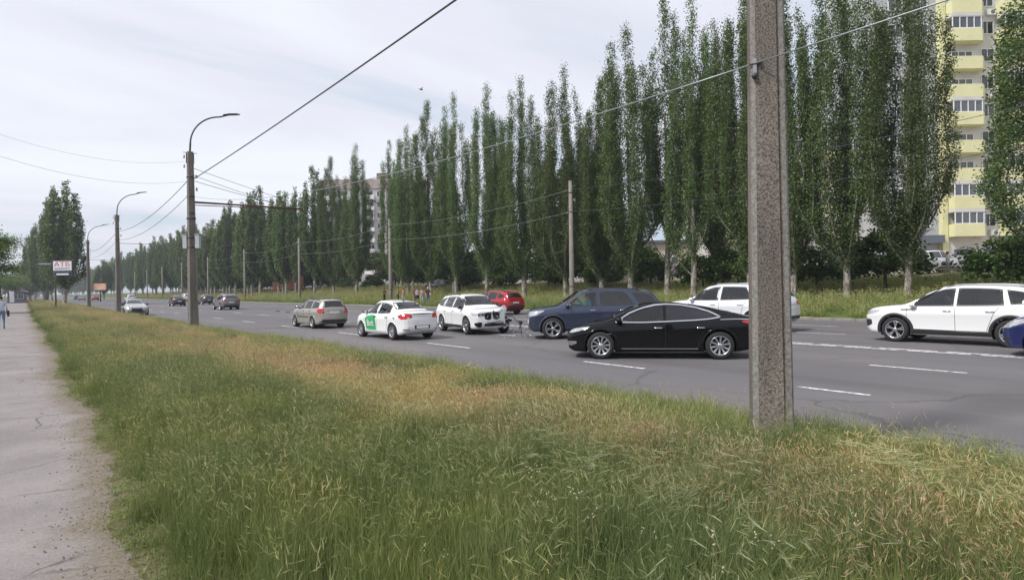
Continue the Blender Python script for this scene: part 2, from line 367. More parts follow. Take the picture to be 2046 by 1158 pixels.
def pavemat():
    m = bpy.data.materials.new('old_asphalt_pavement'); m.use_nodes = True; t = m.node_tree; bs = t.nodes['Principled BSDF']; bs.inputs['Roughness'].default_value = .92; bs.inputs['Specular IOR Level'].default_value = .2
    co = N(t, 'ShaderNodeTexCoord'); ob = co.outputs['Object']
    def noise(s, d=6., r=.65):
        n = N(t, 'ShaderNodeTexNoise', inp={'Scale': s, 'Detail': d, 'Roughness': r}); t.links.new(ob, n.inputs['Vector']); return n.outputs[0]
    def ramp(src, p0, c0, p1, c1):
        r = N(t, 'ShaderNodeValToRGB'); r.color_ramp.elements[0].position = p0; r.color_ramp.elements[1].position = p1
        r.color_ramp.elements[0].color = (*c0, 1); r.color_ramp.elements[1].color = (*c1, 1); t.links.new(src, r.inputs[0]); return r.outputs[0]
    def mixc(fac, a, b, mode='MIX'):
        x = N(t, 'ShaderNodeMix', data_type='RGBA', blend_type=mode)
        for sck, val in ((0, fac), (6, a), (7, b)):
            if isinstance(val, (int, float)): x.inputs[sck].default_value = val
            elif isinstance(val, tuple): x.inputs[sck].default_value = (*val, 1)
            else: t.links.new(val, x.inputs[sck])
        return x.outputs[2]
    base = ramp(noise(.9), .35, (.190, .172, .168), .65, (.255, .233, .226))
    fine = ramp(noise(60., 3., .8), .3, (.76, .76, .76), .7, (1.2, 1.2, 1.2)); base = mixc(1.0, base, fine, 'MULTIPLY')
    grit = ramp(noise(26., 5., .7), .62, (0, 0, 0), .70, (1, 1, 1)); base = mixc(ramp(noise(26., 5., .7), .60, (0, 0, 0), .72, (.45, .45, .45)), base, (.13, .115, .10))
    vo = N(t, 'ShaderNodeTexVoronoi', feature='DISTANCE_TO_EDGE', inp={'Scale': .85}); nn = N(t, 'ShaderNodeTexNoise', inp={'Scale': 2.5, 'Detail': 6.}); t.links.new(ob, nn.inputs['Vector'])
    mv = N(t, 'ShaderNodeMix', data_type='VECTOR'); mv.inputs[0].default_value = .28; t.links.new(ob, mv.inputs[4]); t.links.new(nn.outputs[1], mv.inputs[5]); t.links.new(mv.outputs[1], vo.inputs['Vector'])
    ck = ramp(vo.outputs['Distance'], .004, (1, 1, 1), .012, (0, 0, 0)); gate = ramp(noise(.6), .48, (0, 0, 0), .58, (.8, .8, .8)); ck = mixc(1.0, ck, gate, 'MULTIPLY')
    base = mixc(ck, base, (.07, .062, .055))
    atn = N(t, 'ShaderNodeAttribute', attribute_name='edge')
    sub = N(t, 'ShaderNodeMath', operation='MULTIPLY_ADD', inp={1: 1.1, 2: -.62}); t.links.new(noise(1.6), sub.inputs[0])
    ad = N(t, 'ShaderNodeMath', operation='ADD'); t.links.new(atn.outputs['Fac'], ad.inputs[0]); t.links.new(sub.outputs[0], ad.inputs[1])
    dirt = ramp(ad.outputs[0], .06, (1, 1, 1), .34, (0, 0, 0)); dcol = ramp(noise(30., 6., .8), .35, (.10, .082, .062), .65, (.23, .195, .155))
    base = mixc(dirt, base, dcol)
    t.links.new(base, bs.inputs['Base Color'])
    bn = N(t, 'ShaderNodeBump', inp={'Strength': .5, 'Distance': .008}); t.links.new(noise(38., 5., .8), bn.inputs['Height']); t.links.new(bn.outputs[0], bs.inputs['Normal']); return m
me.materials.append(pavemat()); tag(link('pavement', me), kind='structure')

# loose grit and clods along the pavement edge
b = MB(); rr = random.Random(3)
for k in range(900):
    y = 2.2 + 16 * rr.random() ** 1.8; x = pave_edge(y) - abs(rr.gauss(0, .28)); s_ = rr.uniform(.004, .013)
    b.add([(x + s_ * rr.uniform(.6, 1.2) * math.cos(a), y + s_ * rr.uniform(.6, 1.2) * math.sin(a),   .170) for a in (0, 1.57, 3.14, 4.71)] + [(x, y, .171 + s_ * .9)], [(0, 1, 4), (1, 2, 4), (2, 3, 4), (3, 0, 4)])
tag(b.build('grit', mat('grit', (.20, .175, .15), .95, var=(8, .5))), label='loose grit and clods strewn along the ragged pavement edge', cat='grit', kind='stuff')
# ================================================================== grass (uncountable: geometry-node scatter of small tufts)
def grassmat():
    m = bpy.data.materials.new('grass_blades'); m.use_nodes = True; t = m.node_tree; b = t.nodes['Principled BSDF']; o = t.nodes['Material Output']
    a = N(t, 'ShaderNodeAttribute', attribute_name='Col'); a2 = N(t, 'ShaderNodeAttribute', attribute_name='tint', attribute_type='INSTANCER')
    mxx = N(t, 'ShaderNodeMix', data_type='RGBA', blend_type='MULTIPLY'); mxx.inputs[0].default_value = 1
    t.links.new(a.outputs['Color'], mxx.inputs[6]); t.links.new(a2.outputs['Color'], mxx.inputs[7])
    t.links.new(mxx.outputs[2], b.inputs['Base Color']); b.inputs['Roughness'].default_value = .55; b.inputs['Specular IOR Level'].default_value = .3
    tl = N(t, 'ShaderNodeBsdfTranslucent'); t.links.new(mxx.outputs[2], tl.inputs[0]); ms = N(t, 'ShaderNodeMixShader'); ms.inputs[0].default_value = .35
    t.links.new(b.outputs[0], ms.inputs[1]); t.links.new(tl.outputs[0], ms.inputs[2]); t.links.new(ms.outputs[0], o.inputs[0]); return m
M_grass = grassmat()

class Tuft:
    def __init__(s, seed): s.v = []; s.f = []; s.c = []; s.r = random.Random(seed)
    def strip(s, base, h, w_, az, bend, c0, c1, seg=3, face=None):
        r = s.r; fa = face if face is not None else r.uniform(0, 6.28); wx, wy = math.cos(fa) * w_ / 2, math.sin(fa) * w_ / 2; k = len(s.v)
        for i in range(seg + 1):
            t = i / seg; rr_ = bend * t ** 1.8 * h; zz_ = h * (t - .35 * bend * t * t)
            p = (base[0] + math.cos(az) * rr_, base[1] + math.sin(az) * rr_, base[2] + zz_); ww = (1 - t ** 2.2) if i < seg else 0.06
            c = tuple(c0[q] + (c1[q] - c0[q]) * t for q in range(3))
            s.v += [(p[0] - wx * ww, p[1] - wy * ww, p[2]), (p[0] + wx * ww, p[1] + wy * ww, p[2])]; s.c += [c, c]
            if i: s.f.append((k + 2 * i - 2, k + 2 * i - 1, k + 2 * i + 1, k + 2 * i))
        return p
    def head(s, p, d, L_, w_, c, awn=.05):
        r = s.r; d = Vector(d).normalized(); u = d.orthogonal().normalized(); v = d.cross(u); k = len(s.v); p = Vector(p)
        for (t, ww) in ((0, .35), (.35, 1), (.75, .75), (1, .08)):
            q = p + d * L_ * t
            for a in range(4): s.v.append(tuple(q + (u * math.cos(a * 1.571) + v * math.sin(a * 1.571)) * w_ * ww / 2)); s.c.append(tuple(x * r.uniform(.8, 1.15) for x in c))
        for i in range(3):
            for a in range(4): s.f.append((k + i * 4 + a, k + i * 4 + (a + 1) % 4, k + i * 4 + 4 + (a + 1) % 4, k + i * 4 + 4 + a))
        for j in range(5 if awn else 0):
            t = r.uniform(.15, 1); q = p + d * L_ * t; dd = (d + (u * r.uniform(-1, 1) + v * r.uniform(-1, 1)) * .45).normalized(); e_ = q + dd * awn * r.uniform(.7, 1.3)
            n_ = dd.orthogonal().normalized() * .0006; k = len(s.v); s.v += [tuple(q - n_), tuple(q + n_), tuple(e_ + n_ * .3), tuple(e_ - n_ * .3)]; s.c += [c] * 4; s.f.append((k, k + 1, k + 2, k + 3))
    def mesh(s, name):
        me = np_mesh(name, s.v, s.f, [M_grass]); a = me.attributes.new('Col', 'FLOAT_COLOR', 'POINT'); a.data.foreach_set('color', [x for c in s.c for x in (*c, 1)]); return me

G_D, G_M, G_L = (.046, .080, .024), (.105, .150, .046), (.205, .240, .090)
S_P, S_T, S_R, S_W = (.44, .40, .22), (.38, .32, .16), (.44, .30, .19), (.42, .40, .27)
def mixc3(a, b, t): return tuple(a[i] + (b[i] - a[i]) * t for i in range(3))
def tuft(kind, seed):
    T = Tuft(seed); r = T.r; R_ = .15
    def spot(): a = r.uniform(0, 6.28); q = R_ * math.sqrt(r.random()); return (q * math.cos(a), q * math.sin(a), -.02)
    wind = r.uniform(-.5, .5) + 2.6
    if kind == 'lush':
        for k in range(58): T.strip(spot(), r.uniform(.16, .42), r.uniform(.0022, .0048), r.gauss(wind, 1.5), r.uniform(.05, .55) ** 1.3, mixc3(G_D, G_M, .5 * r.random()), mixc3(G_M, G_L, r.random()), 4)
    if kind == 'mixed':
        for k in range(48): T.strip(spot(), r.uniform(.14, .36), r.uniform(.002, .0044), r.gauss(wind, 1.5), r.uniform(.05, .6), mixc3(G_D, G_M, r.random()), mixc3(G_M, G_L, r.random()))
        for k in range(8):
            az = r.gauss(wind, .9); h = r.uniform(.24, .42); bd = r.uniform(.03, .35); p = T.strip(spot(), h, .0016, az, bd, G_M, mixc3(G_L, S_P, .15)); T.head(p, (math.cos(az), math.sin(az), r.uniform(-.2, 1.6)), r.uniform(.04, .07), .0042, mixc3(G_L, S_P, r.uniform(.0, .4)), .026)
    if kind == 'straw':
        for k in range(34): T.strip(spot(), r.uniform(.10, .30), r.uniform(.002, .004), r.gauss(wind, 1.5), r.uniform(.05, .6), mixc3(G_M, S_T, r.random() * .4), mixc3(G_L, S_P, r.random() * .8))
        for k in range(17):
            az = r.gauss(wind, 1.1); h = r.uniform(.2, .36); bd = r.uniform(.03, .32); c = mixc3(mixc3(S_T, G_L, .3), S_P, r.random()); p = T.strip(spot(), h, .0016, az, bd, mixc3(G_M, S_T, .6), c); T.head(p, (math.cos(az), math.sin(az), r.uniform(-.1, 2.4)), r.uniform(.028, .052), .0052, c, .02)
    if kind == 'rust':
        for k in range(28): T.strip(spot(), r.uniform(.10, .28), r.uniform(.002, .004), r.gauss(wind, 1.5), r.uniform(.05, .6), mixc3(G_M, S_R, .2 + .5 * r.random()), mixc3(S_R, mixc3(S_T, G_L, .5), r.random()))
        for k in range(17):
            az = r.gauss(wind, 1.1); h = r.uniform(.18, .32); c = mixc3(S_R, S_P, r.random() * .8); p = T.strip(spot(), h, .0018, az, r.uniform(.05, .45), S_R, c); T.head(p, (math.cos(az), math.sin(az), r.uniform(-.1, 2.4)), r.uniform(.026, .048), .0052, c, .018)
    if kind == 'low':
        for k in range(26):
            p = spot(); T.strip(p, r.uniform(.03, .13), r.uniform(.006, .016), r.uniform(0, 6.28), r.uniform(.4, 1.3), mixc3(G_M, G_L, .4 * r.random()), mixc3(G_L, (.15, .21, .045), r.random()), 3)
    if kind == 'weed':
        for k in range(10): T.strip(spot(), r.uniform(.12, .30), r.uniform(.005, .009), r.uniform(0, 6.28), r.uniform(.2, .9), G_D, mixc3(G_M, G_L, r.random()))
        for k in range(2):
            az = r.uniform(0, 6.28); p = T.strip(spot(), r.uniform(.32, .55), .004, az, r.uniform(.0, .25), G_M, S_T)
            for q in range(5): T.head((p[0] + r.gauss(0, .010), p[1] + r.gauss(0, .010), p[2] + r.gauss(0, .02)), (r.gauss(0, 1), r.gauss(0, 1), .8), .011, .007, mixc3(S_W, (.5, .48, .38), r.random()), 0)
    if kind == 'fringe':
        for k in range(30): T.strip(spot(), r.uniform(.14, .36), r.uniform(.005, .011), r.gauss(wind + .5, 1.0), r.uniform(.1, .7), mixc3(G_M, G_L, .3 * r.random()), mixc3(G_L, (.26, .32, .11), r.random()), 4)
        for k in range(3): T.strip(spot(), r.uniform(.26, .42), .002, r.gauss(wind, 1.0), .2, G_L, S_P)
    if kind == 'sweep':
        for k in range(30): T.strip(spot(), r.uniform(.24, .46), r.uniform(.002, .0038), r.gauss(wind, .55), r.uniform(.35, 1.0), mixc3(G_D, G_M, r.random()), mixc3(G_L, (.24, .29, .13), r.random()), 5)
        for k in range(12):
            az = r.gauss(wind, .3); bd = r.uniform(.6, 1.0); p = T.strip(spot(), r.uniform(.36, .55), .0018, az, bd, G_M, (.26, .30, .15), 5); T.head(p, (math.cos(az), math.sin(az), r.uniform(-.5, .1)), r.uniform(.07, .11), .006, (.27, .31, .17), .05)
    if kind == 'bank':
        for k in range(34): T.strip(spot(), r.uniform(.14, .40), r.uniform(.010, .020), r.uniform(0, 6.28), r.uniform(.1, .8), mixc3(G_M, G_L, .2), mixc3(G_L, (.19, .23, .06), r.random()), 2)
        for k in range(5):
            p = T.strip(spot(), r.uniform(.30, .50), .006, r.uniform(0, 6.28), r.uniform(.1, .5), G_L, S_P, 2); T.head(p, (r.gauss(0, .5), r.gauss(0, .5), 1), .07, .02, mixc3(G_L, S_P, .7), 0)
    return T.mesh('tuft_' + kind)
KINDS = ['lush', 'mixed', 'straw', 'rust', 'low', 'weed', 'bank', 'fringe', 'sweep']; NV = 4
tcol = bpy.data.collections.new('grass_tufts'); tid = {}
for ki, k in enumerate(KINDS):
    for v_ in range(NV):
        o = bpy.data.objects.new('tuft_%02d' % (ki * NV + v_), tuft(k, ki * 31 + v_ * 7 + 1)); tcol.objects.link(o); tid[(k, v_)] = ki * NV + v_

def scatter(name, P, idx, scl, tint, label):
    n = len(P); me = bpy.data.meshes.new(name); me.vertices.add(n); me.vertices.foreach_set('co', np.asarray(P, dtype=np.float32).ravel())
    for an, ty, data, key in (('idx', 'INT', idx, 'value'), ('scl', 'FLOAT', scl, 'value'), ('rot', 'FLOAT', RNG.normal(0, 1.5, n), 'value')):
        a = me.attributes.new(an, ty, 'POINT'); a.data.foreach_set(key, np.asarray(data, dtype=np.int32 if ty == 'INT' else np.float32))
    a = me.attributes.new('tint', 'FLOAT_COLOR', 'POINT'); a.data.foreach_set('color', np.concatenate([tint, np.ones((n, 1))], axis=1).astype(np.float32).ravel())
    o = link(name, me); me.materials.append(M_grass)
    g = bpy.data.node_groups.new(name + '_scatter', 'GeometryNodeTree')
    g.interface.new_socket('Geometry', in_out='INPUT', socket_type='NodeSocketGeometry'); g.interface.new_socket('Geometry', in_out='OUTPUT', socket_type='NodeSocketGeometry')
    gi, go = g.nodes.new('NodeGroupInput'), g.nodes.new('NodeGroupOutput')
    iop = g.nodes.new('GeometryNodeInstanceOnPoints'); ci = g.nodes.new('GeometryNodeCollectionInfo'); ci.inputs['Collection'].default_value = tcol
    ci.inputs['Separate Children'].default_value = True; ci.inputs['Reset Children'].default_value = True
    def named(nm, ty): q = g.nodes.new('GeometryNodeInputNamedAttribute'); q.data_type = ty; q.inputs['Name'].default_value = nm; return q.outputs[0]
    iop.inputs['Pick Instance'].default_value = True
    cx = g.nodes.new('ShaderNodeCombineXYZ'); g.links.new(named('rot', 'FLOAT'), cx.inputs[2]); er = g.nodes.new('FunctionNodeEulerToRotation'); g.links.new(cx.outputs[0], er.inputs[0])
    g.links.new(gi.outputs[0], iop.inputs['Points']); g.links.new(ci.outputs[0], iop.inputs['Instance']); g.links.new(named('idx', 'INT'), iop.inputs['Instance Index'])
    g.links.new(er.outputs[0], iop.inputs['Rotation']); g.links.new(named('scl', 'FLOAT'), iop.inputs['Scale']); g.links.new(iop.outputs[0], go.inputs[0])
    md = o.modifiers.new('scatter', 'NODES'); md.node_group = g
    return tag(o, label, 'grass', kind='stuff')

def vnoise(x, y, seed):
    r = np.random.default_rng(seed); G = r.random((64, 64)); xi = np.floor(x).astype(int); yi = np.floor(y).astype(int); fx = x - xi; fy = y - yi; fx = fx * fx * (3 - 2 * fx); fy = fy * fy * (3 - 2 * fy)
    g = lambda a, b: G[a % 64, b % 64]
    return (g(xi, yi) * (1 - fx) + g(xi + 1, yi) * fx) * (1 - fy) + (g(xi, yi + 1) * (1 - fx) + g(xi + 1, yi + 1) * fx) * fy
P = []
for (y0, y1, dens) in ((-1.5, 7, 150), (7, 14, 110), (14, 30, 65), (30, 60, 30), (60, 120, 14), (120, 220, 7)):
    n = int((y1 - y0) * 6.4 * dens); x = RNG.uniform(.15, 6.82, n); y = RNG.uniform(y0, y1, n); P.append(np.stack([x, y], 1))
P = np.concatenate(P); x, y = P[:, 0], P[:, 1]
edge = np.array([pave_edge(v) for v in y]); keep = x > edge + RNG.normal(-.04, .10, len(x)) + .10 * (vnoise(x * 0, y * 2.2, 9) - .5); x, y, edge = x[keep], y[keep], edge[keep]
n = len(x); d = x - edge; dist = np.hypot(x, y)
big = vnoise(x * .45 + 9, y * .30 + 3, 1); med = vnoise(x * 1.3, y * .9, 2); fine = vnoise(x * 3.1, y * 2.6, 3); u = RNG.random(n)
band = np.exp(-((x - 4.4 + .8 * (big - .5)) / 1.35) ** 2)
straw_w = np.clip(band * 1.18 + (med - .5) * 1.3 + (big - .5) * .9 - np.clip((3.6 - x) * .10, 0, .5) - .06, 0, 1) * np.clip((dist - 3.0) / 3.6, .10, 1)
straw_w = np.maximum(straw_w, np.clip((dist - 16) / 30, 0, .62) * (med + .3)) * np.clip(d / .9, 0, 1)
straw_w *= np.where(x > 6.25, .35, 1)
rust_w = np.clip((vnoise(x * .8 + 4, y * .55, 5) - .46) * 4, 0, 1) * np.clip((x - 2.8) / 1.2, 0, 1)
low_w = np.clip(1.15 - d / .38, 0, 1) + .12 * (fine > .75)
kind = np.zeros(n, int)
kind = np.where(u < .40 + .3 * (med - .5) + np.clip((6.5 - dist) / 9, 0, .3), 0, 1)
kind = np.where(RNG.random(n) < straw_w, np.where(RNG.random(n) < rust_w, 3, 2), kind)
kind = np.where(RNG.random(n) < low_w, 4, kind)
kind = np.where((RNG.random(n) < .016) & (d > .5), 5, kind)
fr_n = vnoise(x * 0 + 3, y * .45, 12); kind = np.where((x > 5.15 + 1.1 * fr_n) & (RNG.random(n) < .72), 7, kind)
sw_n = vnoise(x * .75 + 2, y * .75 + 5, 14); kind = np.where((sw_n > .66) & (x > 2.2) & (x < 5.4) & (y < 9) & (RNG.random(n) < .05 + .45 * ((x > 3.6) & (y < 2.6))), 8, kind)
scl = RNG.uniform(.75, 1.15, n) * (.78 + .55 * fine) * np.where(x > 5.9, .82, 1.0) * np.where(d < .5, .45 + d * 1.0, 1) * (1 + np.clip((dist - 12) / 60, 0, 1.1)) ** .25 * np.where((x > 5.2) & (y > 22), .72, 1)
bri = RNG.uniform(.95, 1.55, n)[:, None] * np.stack([.92 + .35 * med, .92 + .22 * med, .9 + .2 * fine], 1)
idx = kind * NV + RNG.integers(0, NV, n)
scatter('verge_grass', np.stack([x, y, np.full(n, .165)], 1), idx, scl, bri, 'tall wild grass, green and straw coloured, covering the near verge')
P = []
for (y0, y1, dens) in ((-14, 60, 9), (60, 130, 4.5), (130, 260, 2)):
    n = int((y1 - y0) * 18 * dens); P.append(np.stack([RNG.uniform(30.35, 48.3, n), RNG.uniform(y0, y1, n)], 1))
P = np.concatenate(P); x, y = P[:, 0], P[:, 1]; n = len(x); z = np.array([gz(v) for v in x]) - .02
z += np.where((x > 31), .10 * np.sin(y * .21 + x * .5) * np.sin(y * .083 + 1.3), 0)
m_ = vnoise(x * .25, y * .18, 8); kind = np.where(RNG.random(n) < .10 + .25 * m_, 1, 6)
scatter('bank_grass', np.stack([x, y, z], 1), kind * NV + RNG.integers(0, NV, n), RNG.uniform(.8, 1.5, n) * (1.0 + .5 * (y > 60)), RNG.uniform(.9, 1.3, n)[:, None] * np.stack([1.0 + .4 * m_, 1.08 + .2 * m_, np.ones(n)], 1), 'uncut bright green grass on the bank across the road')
# ================================================================== trees and shrubs
M_pop = leafmat('poplar_leaves', (.034, .062, .020), (.155, .215, .075), .30)
M_bush = leafmat('bush_leaves', (.032, .062, .016), (.090, .140, .034), .30)
M_lite = leafmat('acacia_leaves', (.045, .085, .018), (.125, .180, .045), .40)
def barkmat(name, a, b_, c):
    m = bpy.data.materials.new(name); m.use_nodes = True; t = m.node_tree; bs = t.nodes['Principled BSDF']; bs.inputs['Roughness'].default_value = .9
    co = N(t, 'ShaderNodeTexCoord'); mpn = N(t, 'ShaderNodeMapping'); mpn.inputs['Scale'].default_value = (2.4, 2.4, 1.1); t.links.new(co.outputs['Object'], mpn.inputs[0])
    n = N(t, 'ShaderNodeTexNoise', inp={'Scale': 2.2, 'Detail': 8., 'Roughness': .75}); t.links.new(mpn.outputs[0], n.inputs['Vector'])
    r = N(t, 'ShaderNodeValToRGB'); t.links.new(n.outputs[0], r.inputs[0]); r.color_ramp.elements[0].position = .36; r.color_ramp.elements[0].color = (*a, 1); r.color_ramp.elements[1].position = .60; r.color_ramp.elements[1].color = (*c, 1)
    e_ = r.color_ramp.elements.new(.47); e_.color = (*b_, 1); t.links.new(r.outputs[0], bs.inputs['Base Color'])
    bn = N(t, 'ShaderNodeBump', inp={'Strength': .8, 'Distance': .04}); t.links.new(n.outputs[0], bn.inputs['Height']); t.links.new(bn.outputs[0], bs.inputs['Normal']); return m
M_bark = barkmat('poplar_bark', (.035, .024, .018), (.17, .145, .12), (.42, .39, .35))
M_bark2 = barkmat('dark_bark', (.03, .025, .02), (.07, .06, .045), (.13, .11, .09))

def leaves(C, size, rng, up=.35, asp=.8):
    n = len(C); nr = rng.normal(size=(n, 3)); nr[:, 2] = np.abs(nr[:, 2]) * .6 + up; nr /= np.linalg.norm(nr, axis=1)[:, None]
    t = rng.normal(size=(n, 3)); u = np.cross(nr, t); u /= np.linalg.norm(u, axis=1)[:, None] + 1e-9; v = np.cross(nr, u)
    s = (size * rng.uniform(.65, 1.3, n))[:, None]; u = u * s * .5; v = v * s * .5 * asp
    V = np.stack([C - u, C + v * .9 - u * .1, C + u, C - v * .9 - u * .1], 1).reshape(-1, 3); F = np.arange(n * 4).reshape(n, 4); return V, F

def poplar(seed, H=20., R=2.4, nleaf=30000, size=.135, sparse=0.0, base=1.6, nlead=10):
    r = random.Random(seed); rng = np.random.default_rng(seed); tb = MB(); lean = (r.gauss(0, .012), r.gauss(0, .012))
    def ax(z): return Vector((lean[0] * z + .06 * math.sin(z * .6 + seed), lean[1] * z + .06 * math.cos(z * .5 + seed), z))
    tr = r.uniform(.19, .235); nz = int(H * .6)
    zs = [-.3, .0, .25, .7] + [1.2 + k * 1.0 for k in range(nz)]
    tb.tube([ax(z) for z in zs], [tr * 1.5, tr * 1.32, tr * 1.12, tr] + [max(.04, tr * (1 - .8 * k / nz)) for k in range(nz)], 10)
    paths = []
    for k in range(nlead):
        az = 2.4 * k + r.uniform(-.4, .4); z0 = base + 3.2 * r.random() ** 1.6 if k else base; q_ = math.sqrt((k + .2) / nlead); rl = (.18 + .62 * q_ * r.uniform(.75, 1.1)) * R if k else .03; top = H * ((1 - .36 * q_ * r.uniform(.45, 1.1)) if k else 1.0)
        pts = []; z = z0; wob = r.uniform(0, 6); up = r.uniform(2.2, 4.6)
        while z < top:
            t = min(1, (z - z0) / up); rr_ = rl * (t * (2 - t)) * (1 - .22 * max(0, (z - z0 - up) / max(1, top - z0 - up)))
            pts.append(ax(z) + Vector((math.cos(az) * rr_ + .10 * math.sin(z * .9 + wob), math.sin(az) * rr_ + .10 * math.cos(z * .8 + wob), 0))); z += .55
        if len(pts) > 3: tb.tube(pts, [max(.012, .058 * (1 - i / len(pts))) for i in range(len(pts))], 5, cap=False); paths.append((pts, az, top, z0))
    C = []; W_ = []
    for pts, az, top, z0 in paths:
        bare = 0. if not sparse else r.uniform(.0, .2)
        for p in pts:
            fr_ = (p.z - z0) / (top - z0)
            if fr_ < bare: continue
            for q in range(r.choice((3, 3, 4))):
                if r.random() < sparse: continue
                a = az + r.gauss(0, 1.5 if fr_ > .2 else 2.5); L_ = r.uniform(.5, 1.45) * (1.0 - .62 * fr_) + .15; tilt = rad(r.uniform(16, 40)); L_ = min(L_, max(.35, (top - p.z) * 1.0))
                d_ = Vector((math.sin(tilt) * math.cos(a), math.sin(tilt) * math.sin(a), math.cos(tilt))); e_ = p + d_ * L_ + Vector((0, 0, .12 * L_))
                if r.random() < .22: tb.tube([p, p + d_ * L_ * .5, e_], [.016, .011, .005], 3, cap=False)
                m = max(3, int(L_ * 10))
                for j in range(m): t = .10 + .90 * j / (m - 1); C.append(p + (e_ - p) * t); W_.append(.15 * (1.15 - .6 * t) + .05)
    C = np.array([tuple(c) for c in C]); W_ = np.array(W_)
    wt = rng.gamma(1.1, 1.0, len(C)); wt /= wt.sum(); pick = rng.choice(len(C), nleaf, p=wt)
    LC = C[pick] + rng.normal(size=(nleaf, 3)) * W_[pick][:, None] * np.array([1, 1, 1.35])
    LC = LC[LC[:, 2] > base * .75]
    V, F = leaves(LC, size, rng)
    return tb.mesh('trunk', [M_bark]), np_mesh('crown', V, F, [M_pop])

POP = [poplar(11 + 7 * k, 20, [3.1, 3.4, 2.8, 3.5, 3.0][k], 84000, .112, nlead=[11, 13, 9, 13, 10][k]) for k in range(5)]
SPARSE = [poplar(91 + k, 20, 2.4, 46000, .115, .15, 1.4, 8) for k in range(2)]
FARP = [poplar(200 + k, 20, 3.0, 24000, .25, 0, 2.5, 12) for k in range(3)]
def tree(name, protos, loc, h, label, group=None, rz=0., w_=1., cat='tree', base=20.):
    e_ = empty(name, loc, rz); tr_ = link('trunk', protos[0], e_); cr_ = link('crown', protos[1], e_)
    s = h / base; e_.scale = (w_, w_, s); return tag(e_, label, cat, group)
rt = random.Random(5)
def top_to_h(px, py_top, X, z0):
    p = at_x(px, py_top, X); b_ = at_x(px, 575, X); return p.z - z0, b_.y
TREES = [ # pixel column of the trunk, pixel row of the top, distance across, prototype, width, label
 (2140, -190, 37, 0, 1.1, 'poplar cut by the right edge of the photo, crown over the yellow balconies'),
 (1815, -120, 37, 1, .80, 'poplar with pale trunk just left of the yellow and white balcony column'),
 (1690, -150, 37, 3, .88, 'broad poplar between the round shrub and the balcony column, two trunks right of the pole'),
 (1588, -60, 37, 2, .80, 'poplar half hidden behind the right side of the near concrete pole'),
 (1497, -40, 37.5, 4, .95, 'poplar rising straight behind the near concrete pole'),
 (1440, 40, 40, 0, .85, 'poplar just left of the near concrete pole'),
 (1385, -5, 37.5, 'S1', .95, 'thin leaved poplar with bare top spires, right one of the sparse pair'),
 (1335, -15, 38, 'S0', .95, 'thin leaved poplar with a tall bare spire, left one of the sparse pair'),
 (1262, 48, 37, 1, 1.12, 'tall full poplar with pale trunk left of the sparse pair'),
 (1203, 160, 38, 2, .85, 'narrow poplar between the two taller poplars behind the dark blue car'),
 (1128, 132, 37, 3, .95, 'poplar behind the bare grey post across the road'),
 (1048, 152, 37, 0, 1.0, 'poplar with twin spiky tops behind the red car'),
 (973, 172, 37, 4, 1.0, 'poplar with dark leaning trunk behind the damaged white car'),
 (912, 185, 38, 1, .9, 'poplar behind the damaged white car, next to the leaning trunk'),
 (862, 205, 37, 2, .95, 'poplar behind the group of bystanders'),
 (815, 250, 37.5, 3, .9, 'poplar just right of the far street lamp with the bent arm'),
 (783, 282, 38, 'S1', .8, 'slim poplar behind the far street lamp with the bent arm'),
 (712, 288, 37, 0, .95, 'poplar with forked dark trunk left of the grey apartment block'),
 (668, 315, 38, 2, .9, 'poplar left of the forked trunk poplar'),
 (628, 330, 37, 3, .95, 'poplar behind the beige wagon'),
 (590, 372, 37.5, 1, .9, 'poplar in front of the orange truck'),
]
for (px, pt, X, pr, w_, lab) in TREES:
    h, y = top_to_h(px, pt, X, gz(X)); pp = SPARSE[int(pr[1])] if isinstance(pr, str) else (POP[pr] if px > 640 else FARP[pr % 3])
    tree('poplar_tree', pp, (X, y, gz(X)), h, lab, 'poplars across the road', rt.uniform(0, 6.28), w_ * rt.uniform(.96, 1.06))
# the same row running on to the vanishing point
y = at_x(575, 575, 37).y; k = 0
while y < 900:
    X = 37 + rt.uniform(-1.2, 1.5); tree('poplar_tree', FARP[k % 3], (X, y, gz(X)), rt.uniform(18.0, 21.5), 'poplar in the long row across the road, beyond the orange truck', 'poplars in the long row beyond the truck', rt.uniform(0, 6.28), rt.uniform(1.05, 1.3)); y += rt.uniform(3.6, 5.2) * (1 + max(0, y - 160) / 120); k += 1
# looser second row behind
y = 34; k = 0
while y < 260:
    X = 45 + rt.uniform(-1.5, 2.5)
    px_, _ = proj((X, y, 5))
    if not (728 < px_ < 768) and not (528 < px_ < 612) and px_ < 1330: tree('poplar_tree', FARP[k % 3], (X, y, gz(X)), rt.uniform(14, 17.5), 'smaller poplar of the second row, seen between the front trunks', 'second row of poplars', rt.uniform(0, 6.28), rt.uniform(.9, 1.1))
    y += rt.uniform(7, 11); k += 1
# near side, far down the verge
for (px, pt, X, w_, lab) in ((131, 362, 5.2, 1.45, 'big poplar on the near verge behind the supermarket sign'), (112, 372, 5.0, 1.1, 'poplar merging with the left flank of the big verge poplar'), (88, 432, 4.2, 1.2, 'lower poplar at the left of the big verge poplar'), (70, 455, 3.0, 1.2, 'leftmost poplar of the near verge clump'), (104, 440, 4.4, 1.1, 'poplar at the back of the near verge clump'), (207, 520, 19.5, 1.3, 'small far poplar standing between the two rows where the road vanishes')):
    base_px = {131: 609, 112: 604, 88: 603, 70: 600.5, 104: 602, 207: 597}[px]; p = ground(px, base_px, .16); d_ = math.hypot(p.x, p.y)
    tp = at_depth(px, pt, p.dot(_F)); tree('poplar_tree', FARP[int(px) % 3], (p.x, p.y, .16), tp.z - .16, lab, 'poplars on the near verge', rt.uniform(0, 6.28), w_)

